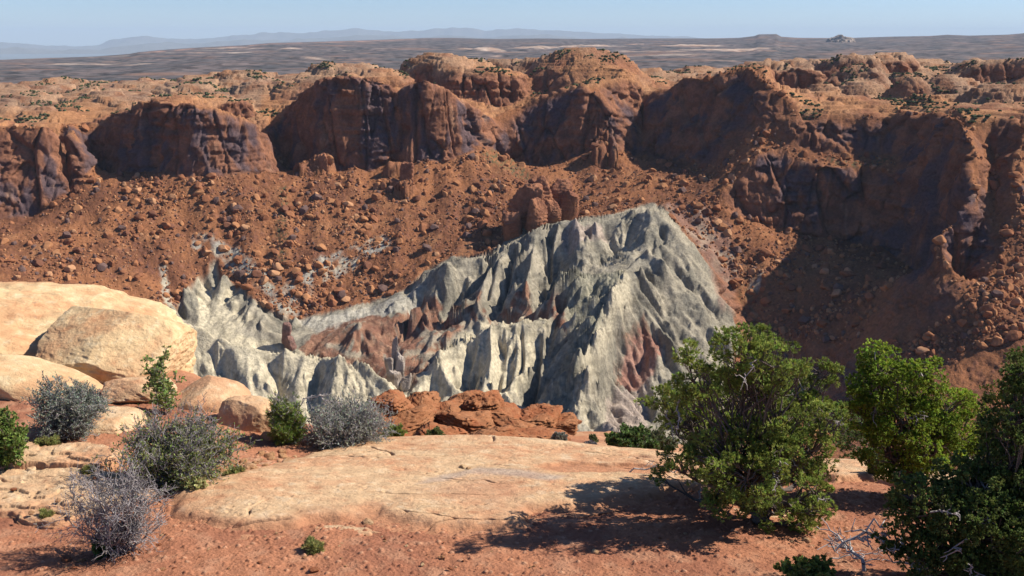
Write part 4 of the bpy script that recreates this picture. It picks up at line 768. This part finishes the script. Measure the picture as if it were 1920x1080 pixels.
def tree(name, px, py, Y, lobes, label, leaf, seed, ck=.10, dens=1.0, nl=9, ll=.045, lw=.006, twig=(.13,.10,.08), dead=30, cat='tree', lean=0.0, spread=.55, back=0.0):
    """lobes: px, py, radius px, depth offset m"""
    rs = np.random.default_rng(2000+seed); base = P(px, py, Y); z0 = gz(base[0], base[1]); base = np.array([base[0], base[1], z0])
    S = []; CP = []; CD = []; DS = []
    root_pts = wander(base-[0,0,.1], base+[lean,0,.35], 4, .05, rs); 
    LC = []
    for (lx, ly, lr, dy) in lobes:
        c = P(lx, ly, Y+dy+back); s = (c[1]*cp-c[2]*sp)/F; LC.append((c, lr*s))
    H = max(c[2]+r for c, r in LC)-z0; tr = H*.035
    S.append(segs_of(root_pts, tr*1.25, tr)); fork = root_pts[-1]
    for c, R in LC:
        st = root_pts[rs.integers(2, 5)]; limb = wander(st, c, 7, .045, rs, -.06); r0 = tr*rs.uniform(.4, .6); S.append(segs_of(limb, r0*.8, r0*.2))
        nc = max(6, int(dens*1.9*(R/ck)**2))
        for i in range(nc):
            d = rs.normal(size=3); d[2] = d[2]*.9+.12; d /= np.linalg.norm(d); rr_ = R*rs.uniform(.45, 1.0)**.6; e = c+d*rr_*np.array([1,1,.9])
            if e[2] < z0+.08: continue
            a = limb[rs.integers(3, 8)]; b = wander(a, e, 4, .06, rs, .03); S.append(segs_of(b, r0*.28, r0*.08))
            m = int(22*dens); q = rs.normal(size=(m,3)); q[:,2] = q[:,2]*.8+.25; q /= np.linalg.norm(q, axis=1)[:,None]; kk = ck*rs.uniform(.6, 1.25)
            CP.append(e+q*kk*rs.uniform(.55, 1, (m,1))*[1,1,.75]); CD.append(q*.8+d*.5+[0,0,.45]); DS.append(np.full(m, rs.uniform(.65, 1.3)))
            if i % 3 == 0:
                for t in CP[-1][:4]: S.append(segs_of(wander(b[-2], t, 2, .05, rs), r0*.08, r0*.04))
    # dead grey twigs, mostly low in the crown
    SDS = []
    for i in range(dead):
        c, R = LC[rs.integers(len(LC))]; a = c+rs.normal(size=3)*R*.3; d = rs.normal(size=3); d[1] = -abs(d[1])-.3; d[2] -= .3; d /= np.linalg.norm(d); e = a+d*R*rs.uniform(.7, 1.15); e[2] = max(e[2], z0+.05)
        SD = []; SDS.append(SD); b = wander(a, e, 5, .08, rs); SD.append(segs_of(b, .011, .005))
        for j in range(2, 6):
            for _ in range(2):
                d2 = d+rs.normal(size=3)*.8; d2 /= np.linalg.norm(d2); b2 = wander(b[j], b[j]+d2*R*rs.uniform(.15, .4), 3, .12, rs); b2[:,2] = np.maximum(b2[:,2], z0+.03); SD.append(segs_of(b2, .006, .003))
    S = np.concatenate(S); S[:,6:8] = np.maximum(S[:,6:8], .003); S[:,:3] -= base; S[:,3:6] -= base
    root = bpy.data.objects.new(name, None); COL.objects.link(root); root.location = tuple(base); tag(root, label, cat)
    V, Fq = tubes(S, 5); link('trunk', mesh_np('trunk', V, Fq, M_BARK, True, {'pigment': np.array(twig)*np.repeat(rs.uniform(.7, 1.2, len(S)), 10)[:,None]}), root)
    for SD in SDS:
        SD = np.concatenate(SD); SD[:,:3] -= base; SD[:,3:6] -= base; V, Fq = tubes(SD, 3); link('dead_branch', mesh_np('dead_branch', V, Fq, M_BARK, True, {'pigment': np.tile([[.36,.31,.28]], (len(V),1))}), root)
    CP = np.concatenate(CP)-base; CD = np.concatenate(CD); DS = np.concatenate(DS); ok = CP[:,2] > .02; CP, CD, DS = CP[ok], CD[ok], DS[ok]
    Vl, f4, f3, idx = leaves(CP, CD, nl, ll, lw, spread, rs)
    cc = np.array(leaf)*(DS*rs.uniform(.7, 1.35, len(CP)))[:,None]*(1+rs.normal(size=(len(CP),3))*.08); cv = np.repeat(np.clip(cc, .01, .9)[idx], 5, 0)
    link('crown', mesh_np('crown', Vl, [f4, f3], M_LEAF, False, {'pigment': cv}), root)
    print(name, len(idx), 'blades')
    return root
PIN = [(1385, 660, 58, -0.45), (1450, 690, 62, -0.67), (1425, 640, 30, -0.18), (1300, 715, 52, -0.59), (1285, 655, 26, -0.74), (1245, 760, 42, -0.17), (1370, 750, 72, 0.71), (1480, 760, 70, 0.51), (1535, 700, 40, 0.45), (1555, 790, 40, -0.47), (1290, 800, 55, 0.06), (1400, 840, 80, -0.38), (1510, 850, 56, -0.56), (1270, 860, 36, -0.67), (1340, 900, 50, -0.49), (1450, 910, 66, 0.73), (1530, 900, 40, 0.56), (1370, 960, 36, 0.52), (1325, 770, 50, 0.51), (1460, 800, 60, -0.52), (1400, 700, 60, -0.32), (1480, 960, 34, 0.22), (1420, 985, 34, 0.39), (1300, 935, 34, 0.6), (1240, 900, 26, 0.65), (1520, 960, 30, -0.7), (1330, 820, 60, 0.9), (1430, 760, 70, 0.9), (1490, 880, 55, 0.8), (1270, 780, 40, 0.7), (1400, 900, 60, -0.9), (1330, 860, 50, -0.85), (1460, 860, 50, -0.8),(1460,960,44,-.5),(1400,960,40,.3),(1530,930,40,-.4),(1370,930,50,-.6),(1440,990,30,.4),(1500,985,28,-.5)]
tree('pinyon_pine', 1425, 1020, 10.0, PIN, 'broad bushy pinyon pine casting the long shadow across the slab', (.26,.31,.065), 1, ck=.085, dens=1.0, nl=11, ll=.042, lw=.0045, dead=18, back=.35)
JU = [(1665,690,44,0),(1640,740,50,0),(1720,720,58,0),(1775,760,48,.1),(1800,820,46,.1),(1620,780,40,-.1),(1690,790,60,-.2),(1745,830,60,-.2),(1610,740,28,0),(1660,850,46,-.1),(1710,880,46,0),(1800,780,36,.3),(1640,670,26,.1),(1690,900,34,-.2)]
tree('juniper_tree', 1705, 985, 11.2, JU, 'rounded bright green juniper with clumped foliage right of the pinyon', (.26,.34,.045), 2, ck=.12, dens=1.6, nl=10, ll=.034, lw=.0075, dead=8, spread=.7)
J3 = [(1900,800,60,0),(1950,720,70,.2),(1890,880,70,0),(1830,920,60,-.2),(1780,960,56,-.3),(1720,940,50,-.2),(1850,990,70,-.4),(1930,980,80,-.3),(1760,1030,46,-.4),(1990,880,90,0),(1690,960,36,-.1),(1900,1060,70,-.5),(1830,1070,50,-.5),(2000,780,80,.2),(1680,1010,30,-.2),(1790,1080,60,-.5),(1730,1060,40,-.4),(1860,1100,70,-.6),(1960,1090,80,-.5),(1800,900,50,0),(1870,940,60,-.1),(1930,1020,70,-.6)]
tree('juniper_tree', 1790, 1085, 8.4, J3, 'dark many stemmed juniper filling the lower right corner', (.13,.17,.045), 3, ck=.085, dens=1.45, nl=9, ll=.03, lw=.007, dead=16, lean=.05)
J4 = [(1912,665,18,0),(1920,690,30,0),(1880,750,34,0),(1862,790,30,0),(1920,760,40,0),(1950,700,40,0)]
tree('juniper_tree', 1900, 900, 13.2, J4, 'slender juniper behind, its top touching the right picture edge', (.15,.21,.045), 4, ck=.10, dens=1.2, nl=8, ll=.035, lw=.007, dead=6)
J5 = [(1610,840,40,0),(1640,865,32,0),(1590,800,34,0),(1830,850,40,0),(1870,870,44,0),(1790,870,36,0),(1750,880,30,0),(1840,800,30,.3)]
tree('oak_thicket', 1730, 905, 14.6, J5, 'dull green scrub thicket behind the junipers at the slab edge', (.12,.165,.055), 5, ck=.12, dens=1.0, nl=7, ll=.045, lw=.012, dead=4, cat='thicket')
shrub('desert_shrub', 1512, 1092, 90, 42, 'leafy green bush tip rising from the bottom edge below the pinyon', seed=40, stems=16, dens=1, leaf=(.17,.21,.05), leafn=5, leaf_len=.04, leaf_w=.012, Y=8.3)
shrub('desert_shrub', 1640, 900, 40, 50, 'thin green bush on red soil between pinyon and juniper', seed=41, stems=14, dens=.7, leaf=(.15,.18,.06), leafn=3, leaf_len=.035, leaf_w=.008)
# dead wood
def dead_branch(name, px, py, L, label, seed, ang, z=.03, r=.02, arch=.15, sub_=8, Y=None):
    rs = np.random.default_rng(3000+seed); x, y = fhit(px, py)[0] if Y is None else P(px, py, Y)[:2]; zz = gz(x, y)
    d = np.array([math.cos(ang), math.sin(ang)*.6, 0]); b = wander(np.array([0,0,z]), np.array([0,0,z])+d*L+[0,0,arch*L], 8, .05, rs, arch); b[:,2] = np.maximum(b[:,2], r*.8); S = [segs_of(b, r, r*.35)]
    for j in range(1, 9):
        for _ in range(max(1, sub_//6)):
            d2 = d+rs.normal(size=3)*.7; d2[2] = abs(d2[2])*.7; d2 /= np.linalg.norm(d2); b2 = wander(b[j], b[j]+d2*L*rs.uniform(.15, .4), 4, .1, rs); b2[:,2] = np.maximum(b2[:,2], r*.4); S.append(segs_of(b2, r*.35, r*.12))
            d3 = d2+rs.normal(size=3)*.7; d3[2] = abs(d3[2]); d3 /= np.linalg.norm(d3); S.append(segs_of(wander(b2[2], b2[2]+d3*L*.15, 3, .1, rs), r*.2, r*.1))
    S = np.concatenate(S); S[:,6:8] = np.maximum(S[:,6:8], .0035); V, Fq = tubes(S, 5)
    o = link(name, mesh_np(name, V, Fq, M_BARK, True, {'pigment': np.array([.40,.36,.34])*np.repeat(rs.uniform(.8, 1.15, len(S)), 10)[:,None]}), loc=(x, y, zz)); tag(o, label, 'dead wood'); return o
dead_branch('dead_branch', 1620, 1075, .55, 'twisted grey dead branch on the soil at the lower right, before the dark juniper', 1, 1.9, r=.022, arch=.25, sub_=12)
dead_branch('dead_branch', 1560, 1052, .5, 'thin grey twig lying left of the twisted dead branch', 2, .25, r=.008, arch=.03)
dead_branch('dead_branch', 1180, 902, .75, 'grey fallen branch at the tip of the pinyon shadow on the slab', 3, -.4, r=.012, arch=.10, z=.12)
dead_branch('dead_branch', 1745, 1085, .9, 'thick dark curved dead limb under the lower right juniper', 4, 2.6, r=.03, arch=.22, sub_=12)
dead_branch('fallen_log', 62, 868, .42, 'weathered grey stick on the ledge beside the left juniper bush', 5, .35, r=.028, arch=.02, sub_=1)
dead_branch('dead_branch', 560, 800, .5, 'bare curved pale twig reaching right above the broom shrub', 6, -.2, r=.010, arch=.3, z=.55, Y=13.7)
# ------------------------------------------------------------------ stones
stone_src = []
for k in range(6):
    v, f = rock_shape(3, (1, .8, .5), 2.8, .22, 60+k, 7); w = v*.2
    cs = rock_pigment(w[:,0]+k, w[:,1], w[:,2], .4, k)*np.array([(.9,.7,.6),(1.1,1.05,1),(.7,.42,.36),(1,.9,.8),(1.15,1.15,1.1),(.6,.38,.33)][k]); stone_src.append(mesh_np('stone', v, f, M_SLAB, False, {'pigment': np.clip(cs, .02, .8)}))
def stone(px, py, w_px, k, label, group=None, dz=0.0):
    x, y = fhit(px, py)[0]; z = gz(x, y); s = (y*cp-z*sp)/F*w_px*.5
    o = link('stone', stone_src[k], loc=(x, y, z+s*.15+dz)); o.scale = (s, s, s); o.rotation_euler = (rng.uniform(-.2,.2), rng.uniform(-.2,.2), rng.uniform(0, 6.28)); tag(o, label, 'stone', group)
for a in [(125,1050,22,2,'dark red wedge shaped stone on soil below the bare shrub'),(152,1052,16,0,'pinkish stone right of the dark red wedge'),(139,1066,12,2,'flat red stone under the pinkish one below the bare shrub'),(218,1048,10,1,'pale pebble at the foot of the bare shrub'),(305,1070,12,0,'reddish stone on the soil at the bottom left'),(327,1067,10,5,'dark stone beside the reddish one at the bottom left'),
 (690,982,24,1,'pale flat stone on the soil at the foot of the slab'),(868,892,14,4,'white flat stone on the slab'),(879,894,10,4,'smaller white stone touching the white one on the slab'),(590,1072,18,2,'flat red stone at the bottom edge of the soil'),(488,1056,10,2,'small red stone on the soil, left of the bottom centre'),(570,1046,9,0,'small pinkish stone below the green sprig'),
 (1115,1036,17,4,'pale grey green stone in the shadow edge of the pinyon'),(1512,1016,18,1,'pale stone on the soil right of the pinyon'),(1192,1073,9,5,'dark stone on the soil near the bottom, below the shadow'),(1484,1018,10,4,'small white stone beside a dark twig near the pinyon'),(462,880,17,1,'pale angular stone in the rubble by the slab'),(478,893,12,0,'pale stone below the angular one in the rubble')]:
    stone(*a, dz=.12 if a[1] < 900 and a[0] > 800 else 0)
rs = np.random.default_rng(77)
for k in range(130): stone(rs.uniform(10, 1560), rs.uniform(1000, 1078), rs.uniform(3, 9)*rs.uniform(.6,1.2), int(rs.integers(6)), 'small loose stone scattered on the red soil', 'loose stones scattered on the red soil')
for k in range(85):
    a = rs.random(); stone(300+a*280+rs.normal()*15, 905-a*45+rs.normal()*12, rs.uniform(7, 24), int(rs.choice([0,1,3,4])), 'broken pale rock piece in the rubble strip left of the slab', 'rock rubble left of the slab')
for k in range(36): stone(rs.uniform(0, 260), rs.uniform(850, 990), rs.uniform(4, 14), int(rs.integers(6)), 'flat rock chip on the ledges at the left', 'rock chips on the left ledges', .1)
# ------------------------------------------------------------------ fallen blocks on the talus
src = []
for k in range(8):
    v, f = rock_shape(3, (1, .85, .72), 3.6, .14, 80+k, 14); cs = np.tile(np.array([(.33,.15,.07),(.24,.10,.05),(.17,.075,.045),(.40,.21,.11),(.29,.125,.06),(.14,.085,.07),(.36,.17,.08),(.26,.11,.055)][k]), (len(v), 1))*(1+.2*fbm3(v[:,0], v[:,1], v[:,2]+k, .7, 3, 601))[:,None]
    src.append((v, f, cs))
M_TAL = ground_mat('fallen_block_rock', 3.0, .2, .08, 3, spec=.04)
tx, ty, tz, tw_, tg = CR['x'], CR['y'], CR['z'], CR['tal'], CR['grey']
pxv = 960+F*tx/np.maximum(ty*cp-tz*sp, 1)
okv = np.nonzero((tw_ > .8)&(tg < .05)&(ty > 850)&(pxv > -40)&(pxv < 1960)&(ty < 1450))[0]
dens = .35+.9*sstep(-.2, .4, fbm2(tx[okv], ty[okv], 70, 3, 602)); okv = okv[rs.random(len(okv)) < dens/dens.max()]
pick = rs.choice(okv, 9500, replace=False); size = 1.15*(rs.pareto(2.1, len(pick))+1)**.95; size = np.minimum(size, 7.5)
order = np.argsort(-size/ty[pick]); pick, size = pick[order], size[order]
vm = [mesh_np('boulder', v, f, M_TAL, False, {'pigment': c}) for v, f, c in src]
for i in range(285):
    q = pick[i]; k = i % 8; o = link('boulder', vm[k], loc=(tx[q], ty[q], tz[q]+size[i]*.15)); o.scale = (size[i], size[i]*.9, size[i]*rs.uniform(.7, 1)); o.rotation_euler = (rs.uniform(-.5,.5), rs.uniform(-.5,.5), rs.uniform(0, 6.28))
    tag(o, 'rust coloured fallen block on the talus slope below the cliffs', 'boulder', 'fallen blocks on the talus below the cliffs')
VV, FF, CC, off = [], [], [], 0
src2 = []
for k in range(8):
    v, f = rock_shape(2, (1, .85, .72), 3.6, .14, 80+k, 14); src2.append((v, f, np.tile(src[k][2][:1], (len(v), 1))))
for i in range(285, len(pick)):
    q = pick[i]; v, f, c = src2[i % 8]
    if i > 1500: 
        d, f1 = ico(1); v = d*[1,.85,.7]*(1+.25*noise3(d[:,0]*1.3+i, d[:,1]*1.3, d[:,2]*1.3, 603))[:,None]; c = np.tile(c[:1], (len(v), 1)); f = f1
    w = (v@rot(*rs.uniform(-3, 3, 3)).T)*size[i]+[tx[q], ty[q], tz[q]+size[i]*.1]; VV.append(w); FF.append(f+off); CC.append(c); off += len(w)
tag(link('rubble', mesh_np('rubble', np.concatenate(VV), np.concatenate(FF), M_TAL, False, {'pigment': np.concatenate(CC)})), kind='stuff')
# scrub on the plateau: dark dots of juniper
okp = np.nonzero((CR['plat'] > .8)&(CR['veg'] > .12)&(pxv > -60)&(pxv < 1980)&(ty < 2000))[0]
VV, FF, CC, off = [], [], [], 0
if len(okp):
    for q in rs.choice(okp, min(4000, len(okp)), replace=False):
        d, f = ico(1); s_ = rs.uniform(.7, 1.9); w = d*s_*[1.1,1.1,.85]*(1+.5*rs.random((len(d),1))); w += [tx[q], ty[q], tz[q]+s_*.5]; VV.append(w); FF.append(f+off); off += len(w); CC.append(np.tile([[.06,.07,.035]], (len(w),1))*rs.uniform(.7, 1.4))
    tag(link('scrub', mesh_np('scrub', np.concatenate(VV), np.concatenate(FF), M_TAL, False, {'pigment': np.concatenate(CC)})), kind='stuff')
# ================================================================== LIGHT, SKY, AIR
SUN_EL = math.radians(41); SUN_AZ = math.radians(80)      # clockwise from the view axis
L_ = bpy.data.lights.new('sun', 'SUN'); L_.energy = 5.0; L_.angle = math.radians(.5); L_.color = (1.0, .94, .84)
so = bpy.data.objects.new('sun', L_); COL.objects.link(so)
sd = Vector((math.sin(SUN_AZ)*math.cos(SUN_EL), math.cos(SUN_AZ)*math.cos(SUN_EL), math.sin(SUN_EL)))
so.rotation_euler = sd.to_track_quat('Z', 'Y').to_euler(); so.location = (50, 0, 60)
W = bpy.data.worlds.new('World'); scene.world = W; W.use_nodes = True
wn = W.node_tree; bg = wn.nodes['Background']
sk = wn.nodes.new('ShaderNodeTexSky'); sk.sky_type = 'NISHITA'; sk.sun_disc = False
sk.sun_elevation = SUN_EL; sk.sun_rotation = SUN_AZ; sk.altitude = 1700; sk.air_density = 1.0; sk.dust_density = .2; sk.ozone_density = 3.0
wt = wn.nodes.new('ShaderNodeVectorMath'); wt.operation = 'MULTIPLY'; wt.inputs[1].default_value = (.96, 1.10, 1.40); wn.links.new(sk.outputs[0], wt.inputs[0]); wn.links.new(wt.outputs[0], bg.inputs['Color']); bg.inputs['Strength'].default_value = .059
scene.view_settings.view_transform = 'Standard'; scene.view_settings.look = 'None'; scene.view_settings.exposure = .64; scene.view_settings.gamma = 1
scene.cycles.max_bounces = 6; scene.cycles.diffuse_bounces = 1; scene.cycles.glossy_bounces = 1; scene.cycles.transparent_max_bounces = 8
scene.cycles.use_denoising = True; scene.cycles.volume_bounces = 0
